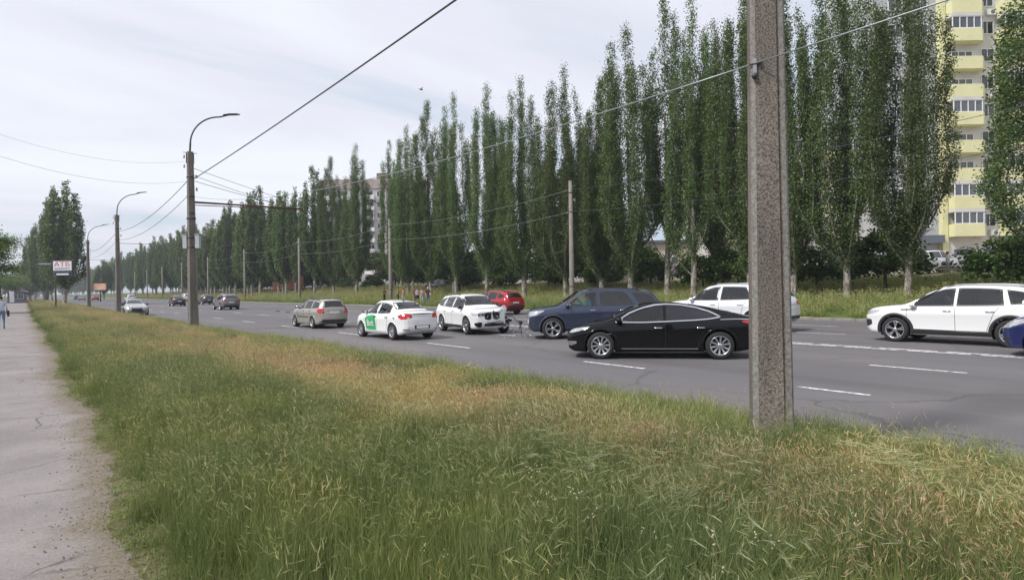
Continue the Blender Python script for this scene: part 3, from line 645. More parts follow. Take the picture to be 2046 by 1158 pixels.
# rounded shrubs on short stems
def bush(seed, R=1.5, Hc=1.35, stem=.75, n=5200, size=.19, ml=M_bush):
    r = random.Random(seed); rng = np.random.default_rng(seed); b_ = MB(); b_.tube([(0, 0, -.2), (.02, .01, stem * .6), (0, .03, stem + .3)], [.09, .07, .06], 7)
    cen = []
    for k in range(70):
        th = r.uniform(0, 6.28); ph = math.asin(r.uniform(-.35, 1)); q = r.uniform(.72, 1.0); p = Vector((R * q * math.cos(ph) * math.cos(th), R * q * math.cos(ph) * math.sin(th), stem + .45 + Hc * q * math.sin(ph) * (1 if ph > 0 else .9)))
        cen.append(tuple(p))
        if k % 3 == 0: b_.tube([(0, .03, stem + .2), tuple(Vector((p.x * .5, p.y * .5, stem + .3 + .5 * (p.z - stem)))), tuple(p)], [.035, .025, .01], 4, cap=False)
    cen = np.array(cen); wt = rng.gamma(2., 1., len(cen)); wt /= wt.sum(); C = cen[rng.choice(len(cen), n, p=wt)] + rng.normal(size=(n, 3)) * np.array([.26, .26, .15]) * R / 1.5
    V, F = leaves(C, size, rng, .7, .75); return b_.mesh('stem', [M_bark2]), np_mesh('crown', V, F, [ml])
BUSH = [bush(300 + k) for k in range(3)]
BUSHES = [(1632, 552, 1.15, 'round shrub on a thin stem just right of the near concrete pole'), (1770, 560, 1.35, 'dense round shrub behind the pale trunk left of the balcony column'), (2012, 553, 1.2, 'round shrub at the right edge in front of the silver parked car'),
          (1405, 570, 1.15, 'wide round shrub left of the near concrete pole, above the white car'), (1475, 572, 1.2, 'round shrub directly left of the near concrete pole'), (1300, 573, 1.15, 'round shrub between the pale trunk and the sparse poplars'),
          (1205, 580, 1.1, 'round shrub above the roof of the dark blue car'), (1095, 583, 1.1, 'low shrub behind the bare grey post'), (1000, 583, 1.2, 'shrub behind the roof of the red car'), (935, 583, 1.25, 'shrub beside the dark leaning trunk'), (745, 590, 1.0, 'dark shrub below the grey apartment block'), (690, 590, .9, 'dark shrub left of the forked trunk')]
for (px, py, s, lab) in BUSHES:
    X = 40.5 if px > 1300 else 42.5
    if px < 760: X = 44
    p = at_x(px, 560, X); e_ = empty('shrub', (X, p.y, gz(X) - .05), rt.uniform(0, 6.28)); a = BUSH[rt.randrange(3)]; link('stem', a[0], e_); link('crown', a[1], e_); e_.scale = (s, s, s * rt.uniform(.9, 1.05)); tag(e_, lab, 'shrub', 'round shrubs across the road')
y = 40
while y < 260:
    X = rt.uniform(46, 49); px_, _ = proj((X, y, 3))
    if px_ < 1290 and not (700 < px_ < 775): e_ = empty('shrub', (X, y, gz(X)), rt.uniform(0, 6.28)); a = BUSH[rt.randrange(3)]; link('stem', a[0], e_); link('crown', a[1], e_); s = rt.uniform(1.2, 1.9); e_.scale = (s, s, s); tag(e_, 'dark shrub at the back of the poplar strip', 'shrub', 'shrubs behind the poplars')
    y += rt.uniform(3.2, 5.5)
# lighter broad trees
def broad(seed, R, H, n, size, ml, trunk_h):
    r = random.Random(seed); rng = np.random.default_rng(seed); b_ = MB(); b_.tube([(0, 0, -.3), (.05, 0, trunk_h * .5), (.0, .1, trunk_h), (.1, .1, H * .7)], [.2, .16, .13, .04], 8); cen = []
    for k in range(60):
        th = r.uniform(0, 6.28); ph = math.asin(r.uniform(-.5, 1)); q = r.uniform(.55, 1.0); hc = (H - trunk_h) / 2; p = Vector((R * q * math.cos(ph) * math.cos(th), R * q * math.cos(ph) * math.sin(th), trunk_h + hc + hc * q * math.sin(ph))); cen.append(tuple(p))
        if k % 2 == 0: b_.tube([(0, .1, trunk_h * r.uniform(.8, 1.3)), tuple(Vector((p.x * .45, p.y * .45, trunk_h + .45 * (p.z - trunk_h)))), tuple(p)], [.05, .03, .01], 4, cap=False)
    cen = np.array(cen); wt = rng.gamma(1.5, 1., len(cen)); wt /= wt.sum(); C = cen[rng.choice(len(cen), n, p=wt)] + rng.normal(size=(n, 3)) * np.array([.5, .5, .22]) * R / 3
    V, F = leaves(C, size, rng, .6, .55); return b_.mesh('trunk', [M_bark2]), np_mesh('crown', V, F, [ml])
br = broad(401, 3.3, 7.6, 30000, .16, M_lite, 1.8)
p = ground(-66, 628, .16); tree('acacia_tree', br, (p.x, p.y, .14), 9.2, 'light green feathery tree cut by the left edge of the photo', None, .4, 1.15, base=7.6)
br2 = broad(402, 2.6, 5.2, 6000, .22, M_lite, 1.3)
for (px, X, h, lab) in ((758, 50, 6.5, 'light green bushy tree in front of the grey apartment block'), (1180, 50, 6, 'light green tree seen between trunks above the dark blue car'), (880, 52, 7, 'light green tree behind the poplars over the bystanders')):
    p = at_x(px, 560, X); tree('leafy_tree', br2, (X, p.y, gz(X)), h, lab, None, rt.uniform(0, 6), 1.1, base=5.2)
for (px, py, h, w_, lab) in ((22, 603, 7.5, 1.5, 'green tree behind the kiosk at the far left'), (52, 599.5, 9, 1.6, 'tree behind the kiosk, nearest to the verge poplars'), (2, 606, 7, 1.3, 'dark green tree at the left edge above the walking person')):
    p = ground(px, py, .14); tree('leafy_tree', br2, (p.x, p.y, .12), h, lab, 'trees behind the kiosk', rt.uniform(0, 6), w_, base=5.2)

for k in range(26):
    X = [-14, -9, 3.5, 4.5, 12, 20, 27, -22, 8, 33][k % 10] + rt.uniform(-3, 3); y = 560 + 34 * k + rt.uniform(-12, 12) if 8 < X < 30 else 210 + 26 * k + rt.uniform(-10, 10)
    if 6 < X < 31 and y < 620: y += 330
    tree('leafy_tree', (FARP[k % 3] if k % 2 else br2), (X, y, gz(X) if X > 30 or X < 6 else .0), rt.uniform(12, 19), 'tree closing the view where the street vanishes', 'trees where the street vanishes', rt.uniform(0, 6), rt.uniform(1.6, 2.6) if k % 2 else rt.uniform(2.6, 3.6), base=20. if k % 2 else 5.2)
# ================================================================== buildings
M_white = mat('white_render', (.62, .61, .58), .85, var=(.5, .16)); M_yel = mat('yellow_render', (.70, .68, .40), .85, var=(.6, .12)); M_grey = mat('grey_render', (.45, .46, .48), .85, var=(.4, .15))
M_frame = mat('white_upvc', (.74, .74, .74), .4); M_pane = mat('window_glass', (.10, .115, .13), .06, spec=.9, var=(.35, .6)); M_dkp = mat('dark_glass', (.03, .035, .04), .06, spec=.8)
M_band = mat('slate_band', (.11, .13, .16), .6); M_panel = mat('panel_concrete', (.50, .49, .50), .9, var=(.3, .2)); M_pink = mat('parapet_brick', (.40, .32, .31), .9, var=(.5, .25)); M_brown = mat('brown_cladding', (.22, .16, .13), .9, var=(.5, .3)); M_ac = mat('ac_casing', (.66, .66, .64), .5)
FR = -RH; FU = _U; FN = -_F           # facades square to the view: along image right, up, towards the viewer
RZ = math.atan2(RH.y, RH.x)
def framed_window(root, s, z, w_, h, y, mull=2, pane=None, depth=.09):
    """root local: x along facade, -y towards viewer, z up"""
    m = MB(); t = .07
    m.box((s, y, z + t / 2), (w_, depth, t)); m.box((s, y, z + h - t / 2), (w_, depth, t))
    for k in range(mull + 1): m.box((s - w_ / 2 + t / 2 + (w_ - t) * k / mull, y - .002, z + h / 2), (t, depth, h - 2 * t - .004))
    f = m.build('window', M_frame, root); pw = (w_ - t) / mull
    for k in range(mull):
        q = MB(); q.box((s - w_ / 2 + t / 2 + pw * (k + .5), y + .02, z + h / 2), (pw - t - .004, .02, h - 2 * t - .004)); q.build('pane', pane or M_pane, f)
    return f
def balcony(root, s, z, w_, dep, h, glazed, y0, ph=1.25, chamfer=.55):
    poly = [(s - w_ / 2, y0 - .01), (s - w_ / 2, y0 - dep), (s + w_ / 2 - chamfer, y0 - dep), (s + w_ / 2, y0 - dep + chamfer), (s + w_ / 2, y0 - .01)]
    m = MB(); m.prism(poly[::-1] if False else poly, z, z + ph); m.build('balcony_parapet', M_yel, root)
    if glazed:
        x0, x1 = s - w_ / 2 + .03, s + w_ / 2 - chamfer - .02; n = 4
        framed_window(root, (x0 + x1) / 2, z + ph + .003, x1 - x0, h - ph - .35, y0 - dep + .08, n)
        m = MB(); xa, xb = s + w_ / 2 - chamfer + .02, s + w_ / 2 - .05; m.tube([(xa, y0 - dep + .12, z + ph), (xa, y0 - dep + .12, z + h - .35)], .05, 4); m.tube([(xb, y0 - dep + chamfer + .05, z + ph), (xb, y0 - dep + chamfer + .05, z + h - .35)], .05, 4); f = m.build('corner_post', M_frame, root)
        q = MB(); q.add([(xa, y0 - dep + .12, z + ph), (xb, y0 - dep + chamfer + .05, z + ph), (xb, y0 - dep + chamfer + .05, z + h - .36), (xa, y0 - dep + .12, z + h - .36)], [(0, 1, 2, 3)]); q.build('pane', M_pane, f)
        m = MB(); m.prism(poly, z + h - .347, z + h - .003); m.build('balcony_head', M_white, root)
    else:
        framed_window(root, s - .1, z + ph * .75, w_ * .62, h * .42, y0 - .05, 3)
ZD = 64.; sx = ZD / FPX
def S(px): return (px - 1023) * sx
o_ = at_depth(1023, 573, ZD); tower = empty('apartment_tower', (o_.x, o_.y, 2.6), RZ); tag(tower, 'yellow and white apartment tower with stacked balconies at the right', 'building')
ST = 2.8; Z0 = 3.55  # storey height, underside of the first balcony above the tower base
def wallbox(root, x0, x1, y0, y1, z0, z1, m, name='wall'): b_ = MB(); b_.box(((x0 + x1) / 2, (y0 + y1) / 2, (z0 + z1) / 2), (x1 - x0, y1 - y0, z1 - z0)); return b_.build(name, m, root)
wallbox(tower, S(1893), S(2230), 0, 9, -1, 42, M_white); wallbox(tower, S(1882), S(1893), -.25, 9, -1, 42, M_yel, 'yellow_pier'); wallbox(tower, S(1755), S(1882), .35, 10, -1, 42, M_grey, 'set_back_wall')
wallbox(tower, S(1755), S(1881.6), -.6, .34, 2.95, 3.75, M_band, 'canopy'); wallbox(tower, S(1997), S(2190), -1.3, -.01, 2.75, 3.55, M_band, 'shop_fascia')
wallbox(tower, S(1754), S(2231), -.6, 10.2, 42.002, 42.5, M_band, 'roof')
for fl in range(13):
    z = Z0 + fl * ST
    glz = fl in (0, 1, 4, 7, 9, 11)
    balcony(tower, S(1929), z, 3.55, 1.15, ST, glz, 0); balcony(tower, S(2034), z, 3.9, 1.3, ST, fl < 3 or fl % 2, 0)
    framed_window(tower, S(1978), z + 1.0, 1.35, 1.35, -.045, 2, M_dkp)
    framed_window(tower, S(1850), z + .9, 1.5, 1.4, .30, 2); framed_window(tower, S(1800), z + .9, 1.5, 1.4, .30, 2)
    if fl in (0, 1, 3, 5, 8):
        m = MB(); m.box((S(1984), -.2, z + .35), (.8, .36, .58)); a = m.build('air_conditioner', M_ac, tower); m = MB(); m.lathe([(0, -.39), (.2, -.39), (.22, -.385)], 14, 'y', (S(1984) + .1, 0, z + .35)); m.build('fan_grille', M_band, a)
for (a, b_, m_) in ((1907, 1936, 2), (1966, 2000, 2), (2036, 2062, 2), (1838, 1866, 3)):
    framed_window(tower, S((a + b_) / 2), .55, (b_ - a) * sx, 1.75, -.045 if a > 1890 else .30, m_, M_dkp).data.materials[0] = M_band
# lower yellow block glimpsed between the trunks
low = empty('yellow_block', (o_.x, o_.y, 2.6), RZ); tag(low, 'low pale yellow apartment block glimpsed between the poplar trunks', 'building')
wallbox(low, S(1440), S(1752), 4, 14, -1, 15.5, M_white); wallbox(low, S(1439), S(1753), 3.7, 14.2, 15.502, 15.9, M_band, 'roof')
for fl in range(4):
    z = Z0 + fl * ST
    for px in (1492, 1615, 1720): balcony(low, S(px), z, 3.4, 1.0, ST, True, 4)
    for px in (1455, 1550, 1665): framed_window(low, S(px), z + .9, 1.4, 1.4, 3.95, 2)
# grey panel block
ZD2 = 176.; s2 = ZD2 / FPX; o2 = at_depth(1023, 573, ZD2); blk = empty('apartment_block', (o2.x, o2.y, 2.0), RZ); tag(blk, 'grey nine storey panel apartment block seen through the gap between poplars', 'building')
def S2(px): return (px - 1023) * s2
wallbox(blk, S2(640), S2(775), 0, 12, -1, 28.2, M_panel); wallbox(blk, S2(776), S2(850), 3, 12, -1, 28.2, M_panel); wallbox(blk, S2(638), S2(852), -.3, 12.3, 28.202, 30.8, M_pink, 'roof_parapet'); wallbox(blk, S2(752), S2(775), 3, 8, 30.802, 33, M_brown, 'lift_house')
for fl in range(9):
    z = 1.0 + fl * 3.0
    for px in (655, 690, 741): 
        m = MB(); m.box((S2(px), -.62, z + .6), (3.0, 1.2, 1.1)); m.build('balcony_parapet', M_frame if fl % 3 else M_panel, blk)
        framed_window(blk, S2(px), z + 1.15, 2.8, 1.35, -.3 if fl % 2 else -1.1, 3, M_dkp)
    for px in (672, 715, 762): framed_window(blk, S2(px), z + .9, 1.6, 1.5, -.045, 2, M_dkp)
    for px in (790, 820): framed_window(blk, S2(px), z + .9, 1.6, 1.5, 2.95, 2, M_dkp)
wallbox(blk, S2(744), S2(777.5), -.9, -.05, 2.5, 7.8, M_brown, 'brown_annexe')
# pale shop behind the shrubs
p = at_depth(1330, 520, 72); shop = empty('pale_shop', (p.x, p.y, 2.4), RZ); tag(shop, 'low pale shop building glimpsed above the shrubs in the middle', 'building')
wallbox(shop, -5, 7, 0, 6, -1, 4.2, mat('cream_render', (.62, .55, .46), .9, var=(.6, .15))); wallbox(shop, -5.2, 7.2, -.4, 6.2, 4.202, 4.5, M_band, 'roof')
for k in range(3): framed_window(shop, -3 + 3.6 * k, 1.0, 1.8, 1.6, -.045, 2, M_dkp)
# kiosk far left
p = ground(40, 605, .15); kio = empty('kiosk', (p.x - .6, p.y, .15), 0); tag(kio, 'dark roofed street kiosk beside the pavement at the far left', 'kiosk')
m = MB(); m.box((0, 0, 1.2), (3.2, 4.0, 2.4)); m.build('wall', mat('kiosk_wall', (.16, .15, .19), .7), kio); m = MB(); m.add([(-2.4, -2.6, 2.42), (2.4, -2.6, 2.42), (2.4, 2.6, 2.42), (-2.4, 2.6, 2.42), (-1, -1.2, 3.4), (1, -1.2, 3.4), (1, 1.2, 3.4), (-1, 1.2, 3.4)], [(0, 1, 5, 4), (1, 2, 6, 5), (2, 3, 7, 6), (3, 0, 4, 7), (4, 5, 6, 7), (3, 2, 1, 0)]); m.build('roof', mat('kiosk_roof', (.13, .10, .12), .7), kio)
framed_window(kio, .2, 1.0, 2.2, 1.0, -2.05, 2, M_dkp)
for (dx_, dz_) in ((1.9, .25), (2.6, .25)): m = MB(); m.box((dx_, -2.4, .3), (.55, .5, .6)); m.build('stall_crate', mat('red_crate', (.42, .09, .05), .6), kio)
ban = MB(); ban.tube([(0, 0, 0), (0, 0, 2.6)], .03, 6); p = ground(20, 609, .15); bn_ = empty('banner', (p.x, p.y, .15)); ban.build('pole', M_frame, bn_); m = MB(); m.prism([(.02, -.01), (.5, -.01), (.62, 0), (.5, .02), (.02, .02)], .5, 2.5); m.build('flag', mat('white_fabric', (.72, .73, .78), .8), bn_); tag(bn_, 'white upright feather banner standing in front of the kiosk', 'banner')
# ================================================================== poles, lamps, cables, signs
def polemat():
    m = bpy.data.materials.new('aggregate_concrete'); m.use_nodes = True; t = m.node_tree; bs = t.nodes['Principled BSDF']; bs.inputs['Roughness'].default_value = .92; bs.inputs['Specular IOR Level'].default_value = .2
    co = N(t, 'ShaderNodeTexCoord'); n = N(t, 'ShaderNodeTexNoise', inp={'Scale': 55., 'Detail': 4., 'Roughness': .75}); n2 = N(t, 'ShaderNodeTexNoise', inp={'Scale': 1.1, 'Detail': 5.})
    mpn = N(t, 'ShaderNodeMapping'); mpn.inputs['Scale'].default_value = (3, 3, .6)
    t.links.new(co.outputs['Object'], n.inputs['Vector']); t.links.new(co.outputs['Object'], mpn.inputs[0]); t.links.new(mpn.outputs[0], n2.inputs['Vector'])
    r = N(t, 'ShaderNodeValToRGB'); r.color_ramp.elements[0].position = .36; r.color_ramp.elements[0].color = (.045, .040, .036, 1); r.color_ramp.elements[1].position = .62; r.color_ramp.elements[1].color = (.285, .270, .252, 1); t.links.new(n.outputs[0], r.inputs[0])
    r2 = N(t, 'ShaderNodeValToRGB'); r2.color_ramp.elements[0].position = .35; r2.color_ramp.elements[0].color = (.72, .68, .64, 1); r2.color_ramp.elements[1].position = .65; r2.color_ramp.elements[1].color = (1.1, 1.02, .95, 1); t.links.new(n2.outputs[0], r2.inputs[0])
    a = N(t, 'ShaderNodeMix', data_type='RGBA', blend_type='MULTIPLY'); a.inputs[0].default_value = 1; t.links.new(r.outputs[0], a.inputs[6]); t.links.new(r2.outputs[0], a.inputs[7]); t.links.new(a.outputs[2], bs.inputs['Base Color'])
    bn = N(t, 'ShaderNodeBump', inp={'Strength': .6, 'Distance': .012}); t.links.new(n.outputs[0], bn.inputs['Height']); t.links.new(bn.outputs[0], bs.inputs['Normal']); return m
M_pole = polemat(); M_steel = mat('galvanised_steel', (.33, .34, .36), .45, .6); M_dark = mat('dark_steel', (.06, .06, .065), .5, .4); M_rust = mat('rusty_steel', (.13, .075, .05), .8, var=(6, .5)); M_wire = mat('cable_black', (.055, .055, .06), .6); M_box = mat('grey_enamel', (.42, .44, .47), .5); M_lit_edge = mat('lit_concrete_edge', (.27, .255, .235), .9, var=(26, .55), bump=(50, .5))
def pole_shaft(root, h, w0, w1, taper=None):
    # rectangular prestressed section with bevelled corners and a shallow groove down the road side
    def sec(w_, z): a, b_, c = w_ / 2, w_ * .43, w_ * .13; return [(-a + c, -b_, z), (a * .50, -b_, z), (a * .54, -b_ + .018, z), (a * .62, -b_ + .018, z), (a * .66, -b_, z), (a - c * .4, -b_, z), (a, -b_ + c * .4, z), (a, b_ - c, z), (a - c, b_, z), (-a + c, b_, z), (-a, b_ - c, z), (-a, -b_ + c, z)]
    zs = [-.4, 0, h * .33, h * .66, h]; v = []; n = 12
    for z in zs: v += sec(w0 + (w1 - w0) * max(0, z) / h, z)
    f = [(i * n + k, i * n + (k + 1) % n, (i + 1) * n + (k + 1) % n, (i + 1) * n + k) for i in range(len(zs) - 1) for k in range(n)] + [tuple(range((len(zs) - 1) * n, len(zs) * n))]
    b_ = MB(); b_.add(v, f); b_.mi = [1 if (i < len(f) - 1 and i % n in (0, 4, 5, 11) and i % n != 0) else 0 for i in range(len(f))]; return b_.build('shaft', [M_pole, M_lit_edge], root)  # left bevel and strip beyond the groove painted paler, as if catching light
def lamp_arm(root, h, reach=1.85, rise=2.05, d=(1, 0)):
    b_ = MB(); pts = [(0, 0, h - .9), (0, 0, h), (.02, 0, h + .35)]
    for k in range(1, 11): t = k / 10; pts.append((.02 + reach * .72 * (1 - math.cos(t * 1.45)) / (1 - math.cos(1.45)), 0, h + .35 + (rise - .55) * math.sin(t * 1.45) / math.sin(1.45)))
    pts.append((reach, 0, h + rise)); pts = [(p[0] * d[0], p[0] * d[1], p[2]) for p in pts]
    b_.tube(pts, [.045] * 3 + [.036] * 11, 8); a = b_.build('lamp_arm', M_dark, root); b_ = MB(); x = reach
    vs = []
    for (t, ww, hh) in ((-.35, .05, .04), (-.1, .12, .06), (.25, .13, .05), (.42, .08, .02)):
        for (sy, sz) in ((-1, 0), (1, 0), (1, 1), (-1, 1)): px, py = x + t, sy * ww; vs.append((px * d[0] - py * d[1], px * d[1] + py * d[0], h + rise - .03 + sz * hh + t * .18))
    b_.add(vs, [(i * 4 + k, i * 4 + (k + 1) % 4, i * 4 + 4 + (k + 1) % 4, i * 4 + 4 + k) for i in range(3) for k in range(4)] + [(3, 2, 1, 0), (12, 13, 14, 15)]); b_.build('lamp_head', M_dark, a); return a
def ring(root, z, r, name='steel_band', m=None): b_ = MB(); b_.lathe([(r, z - .03), (r + .012, z - .03), (r + .012, z + .03), (r, z + .03)], 12, 'z'); return b_.build(name, m or M_steel, root)
XP = 6.27
def vert_pole(px, guess_py): return at_x(px, guess_py, XP)
NEAR = []
for (px, py, h, w0, lab, lamp) in ((1541, 877, 9.2, .405, 'big speckled concrete pole in the near grass at the right', 0), (386.5, 655, 8.35, .43, 'tall concrete lamp post with two grey boxes on the near verge', 1), (237.5, 627, 8.4, .43, 'concrete lamp post on the near verge, second from the left', 1), (178, 615, 8.4, .42, 'farthest concrete lamp post on the near verge, beside the big poplar', 1)):
    p = at_x(px, py, XP); e_ = empty('lamp_post' if lamp else 'concrete_pole', (p.x, p.y, .15), 0 if lamp else rad(-50)); NEAR.append(e_); pole_shaft(e_, h, w0, .26 if lamp else .255)
    if lamp:
        lamp_arm(e_, h); b_ = MB()
        for sgn in (-1, 1): b_.tube([(sgn * .16, 0, h - .55), (sgn * .16, 0, h - .05)], .018, 6); b_.tube([(sgn * .16, 0, h - .05), (sgn * .30, 0, h - .05)], .014, 5)
        b_.build('clamp_frame', M_dark, e_)
        for zr in (h - 1.2, h - 2.1, h - 2.9): ring(e_, zr, .165, m=M_dark)
        for (sx_, zi) in ((.26, h - 1.15), (.26, h - 1.75), (-.26, h - .25), (-.26, h - .7)): b_ = MB(); b_.lathe([(0, zi - .08), (.035, zi - .08), (.05, zi - .02), (.03, zi), (.05, zi + .04), (.03, zi + .08), (0, zi + .09)], 8, 'z', (sx_, 0, 0)); b_.build('insulator', M_box, e_)
    tag(e_, lab, 'lamp post' if lamp else 'pole', 'concrete poles along the near verge')
p0, p2, p3, p4 = NEAR
# near pole: bracket, eye bolt and insulator holding the cable; flanks painted paler, as if lit
b_ = MB(); b_.box((-.135, -.150, 3.96), (.035, .04, .16)); br_ = b_.build('cable_bracket', M_steel, p0); b_ = MB(); b_.lathe([(0, 3.83), (.02, 3.83), (.032, 3.86), (.02, 3.885), (0, 3.89)], 8, 'z', (-.14, -.17, 0)); b_.build('insulator', M_dark, br_)
b_ = MB(); b_.tube([(-.19, -.165, 3.98), (-.06, -.165, 3.99)], .012, 6); b_.build('hook', M_rust, br_)
# boxes and strap on the lamp post
for (sx_, nm) in ((-.29, 'control_box'), (.29, 'control_box')):
    b_ = MB(); q = Vector(RH) * sx_; b_.box((q.x, q.y, 4.1), (.19, .2, .62), 0, RZ); c_ = b_.build(nm, M_box, p2); b_ = MB(); b_.box((q.x, q.y, 4.435), (.22, .23, .05), 0, RZ); b_.build('lid', M_steel, c_)
b_ = MB(); q = Vector(RH) * .29; b_.tube([(-q.x, -q.y, 4.45), (-q.x * .5, -q.y * .5, 5.05), (0, 0, 5.2), (q.x * .5, q.y * .5, 5.05), (q.x, q.y, 4.45)], .014, 6); b_.build('box_hanger', M_steel, p2)
for zr in (3.85, 4.3, 5.2): ring(p2, zr, .20, m=M_dark)
b_ = MB(); b_.tube([(.1, 0, 5.98), (5.3, 0, 5.98)], [.05, .035], 8); b_.tube([(.1, 0, 5.84), (5.0, 0, 5.93)], .02, 6); b_.build('bracket_arm', M_rust, p2)
# posts across the road
XF = 31.4; FARPOST = []
for k, y in enumerate([at_x(1143, 575, XF).y + 28.6 * q for q in range(0, 9)]):
    e_ = empty('tram_post' if False else 'street_post', (XF, y, gz(XF) - .02)); b_ = MB(); b_.tube([(0, 0, -.3), (0, 0, 1.2), (0, 0, 9.25)], [.21, .20, .13], 12); b_.build('shaft', mat('post_concrete', (.24, .215, .19), .9, var=(2.5, .4), scale3=(4, 4, .8)), e_)
    for zr in (1.6, 7.0, 8.4): ring(e_, zr, .205 if zr < 2 else .15, m=M_dark)
    b_ = MB(); b_.box((0, 0, 9.27), (.1, .5, .06)); b_.build('crosspiece', M_dark, e_)
    if k == 1: lamp_arm(e_, 9.2, 1.9, 1.9, (-1, 0))
    lab = ['bare grey round post across the road behind the dark blue car', 'round post with a bent lamp arm across the road near the bystanders', 'round post across the road in front of the orange truck', 'round post across the road behind the row of departing dark cars'][k] if k < 4 else 'distant round post in front of the long poplar row'
    tag(e_, lab, 'post', 'round posts across the road'); FARPOST.append(e_)
# overhead cables
def cable(a, b, sag, r, label, group='overhead cables', n=28, m=None):
    a, b = Vector(a), Vector(b); pts = []
    for k in range(n + 1): t = k / n; p = a.lerp(b, t); p.z -= sag * 4 * t * (1 - t); pts.append(p)
    q = MB(); q.tube([p - pts[0] for p in pts], r, 5); o = q.build('overhead_cable', m or M_wire); o.location = pts[0]; return tag(o, label, 'cable', group)
def top(e_, z, dx=0., dy=0.): return (e_.location.x + dx, e_.location.y + dy, .15 + z)
NEXT = (XP, p0.location.y - 29, .15)
cable(top(p2, 7.05, .1), top(p0, 7.05, .05), .10, .020, 'thick dark cable rising steeply from the lamp post to the upper frame edge')
cable(top(p2, 7.0, -.1), top(p3, 7.0), .55, .016, 'upper sagging cable between the two left lamp posts'); cable(top(p2, 6.3, -.1), top(p3, 6.3), .6, .013, 'lower sagging cable between the two left lamp posts')
cable(top(p3, 7.0), top(p4, 7.0), .5, .016, 'upper sagging cable left of the second lamp post'); cable(top(p3, 6.3), top(p4, 6.3), .55, .013, 'lower sagging cable left of the second lamp post')
pm = p0.matrix_basis @ Vector((-.12, -.172, 3.99)); cable(top(p2, 6.25, .1), pm, .62, .008, 'long thin pale cable crossing the poplars to the bracket on the near pole', m=M_steel)
cable(pm, (NEXT[0], NEXT[1], 4.9), .10, .008, 'thin cable running from the near pole bracket to the upper right', m=M_steel)
fp = lambda k, z: (XF, FARPOST[k].location.y, gz(XF) + z)
PREV = (XF, FARPOST[0].location.y - 28.6, gz(XF))
for (z, lab) in ((8.6, 'upper'), (7.0, 'lower')):
    cable((PREV[0], PREV[1], PREV[2] + z), fp(0, z), .5, .013, lab + ' cable along the far posts, right of the bare grey post')
    cable(fp(0, z), fp(1, z), .5, .013, lab + ' cable along the far posts, left of the bare grey post', m=M_steel)
    for k in range(1, 4): cable(fp(k, z), fp(k + 1, z), .5, .013, lab + ' cable strung between the distant far posts', 'cables between the distant posts', m=M_steel)
cable(top(p2, 7.6, .1), fp(1, 8.9), .5, .011, 'topmost thin wire from the boxed lamp post across to the bent lamp post'); cable(top(p2, 7.25, .1), fp(1, 8.2), .5, .011, 'second thin wire from the boxed lamp post across the road')
cable(top(p2, 7.0, .1), (11.2, p2.location.y, 6.15), .05, .012, 'stay wire from the boxed lamp post down to its bracket arm')
cable(top(p3, 6.0, .1), (13.5, p3.location.y, 6.1), .02, .02, 'straight span bar from the second lamp post over the road'); cable(top(p4, 6.0, .1), (14.0, p4.location.y, 6.1), .02, .02, 'straight span bar from the farthest lamp post over the road')
for (X, z, lab) in ((12.6, 5.72, 'contact wire over the second lane, left one of the pair'), (13.2, 5.72, 'contact wire over the second lane, right one of the pair')):
    cable((X, p2.location.y, z), (X, p4.location.y + 60, z), .2, .009, lab)
cable(top(p2, 6.95, -.1), at_depth(-60, 292, 20), .5, .0045, 'thin wire from the boxed lamp post to the left edge, lower one'); cable(top(p2, 7.9, -.1), at_depth(-60, 248, 20), .5, .0035, 'thin wire from the boxed lamp post to the left edge, upper one')
# supermarket sign on a post
p = ground(112, 618, .15); Zs = p.dot(_F); sg = empty('supermarket_sign', p, RZ); pxm = FPX / Zs
def SZ(py): return (at_depth(112, py, Zs)).z - .15
def SXp(px): return (px - 112) / pxm
M_sw = mat('sign_white', (.70, .70, .73), .5); M_sd = mat('sign_dark', (.05, .055, .09), .5); M_red = mat('sign_red', (.55, .03, .03), .5)
b_ = MB(); b_.tube([(0, 0, -.2), (0, 0, SZ(520))], .07, 8); b_.build('post', M_dark, sg)
def sbox(name, x0, x1, y0, y1, m, yy=0., th=.14): b_ = MB(); z0, z1 = SZ(y1), SZ(y0); b_.box(((SXp(x0) + SXp(x1)) / 2, yy, (z0 + z1) / 2), (SXp(x1) - SXp(x0), th, z1 - z0)); return b_.build(name, m, sg)
sbox('frame', 107.5, 147.5, 520, 551, M_sd, .05, .2); pnl = sbox('panel', 109.5, 146, 522, 540.5, M_sw, -.08, .1); sbox('lower_panel', 109.5, 146, 541.5, 545.5, M_sd, -.08, .1); pn2 = sbox('strip_panel', 116, 140, 546.3, 549.5, M_sw, -.08, .1); arm = sbox('direction_arm', 75, 107, 524.5, 529, M_sd, 0, .1); sbox('arm_strip', 80, 104, 525.6, 527.6, mat('arm_strip', (.30, .31, .36), .5), -.055, .012)
def lettering(body, x, y, hpx, m, parent, yy, xs_=1.0):
    me_ = text_mesh(body, hpx / pxm * 1.35, .004); o = link('lettering', me_, parent); me_.materials.append(m)
    o.matrix_local = Matrix.Translation((SXp(x), yy, SZ(y))) @ Matrix.Rotation(rad(90), 4, 'X') @ Matrix.Diagonal((xs_, 1, 1, 1)); return o
lettering('АТБ', 127.5, 528.3, 9.0, M_red, pnl, -.137, 1.35); lettering('МАРКЕТ', 128, 537.2, 4.0, mat('sign_navy', (.06, .07, .16), .5), pnl, -.137, 1.4)
lettering('ТРАМВАЙНА', 128, 547.9, 2.0, M_sd, pn2, -.137, 1.1) if False else None
tag(sg, 'white supermarket sign with red letters on a dark post in the verge', 'sign')
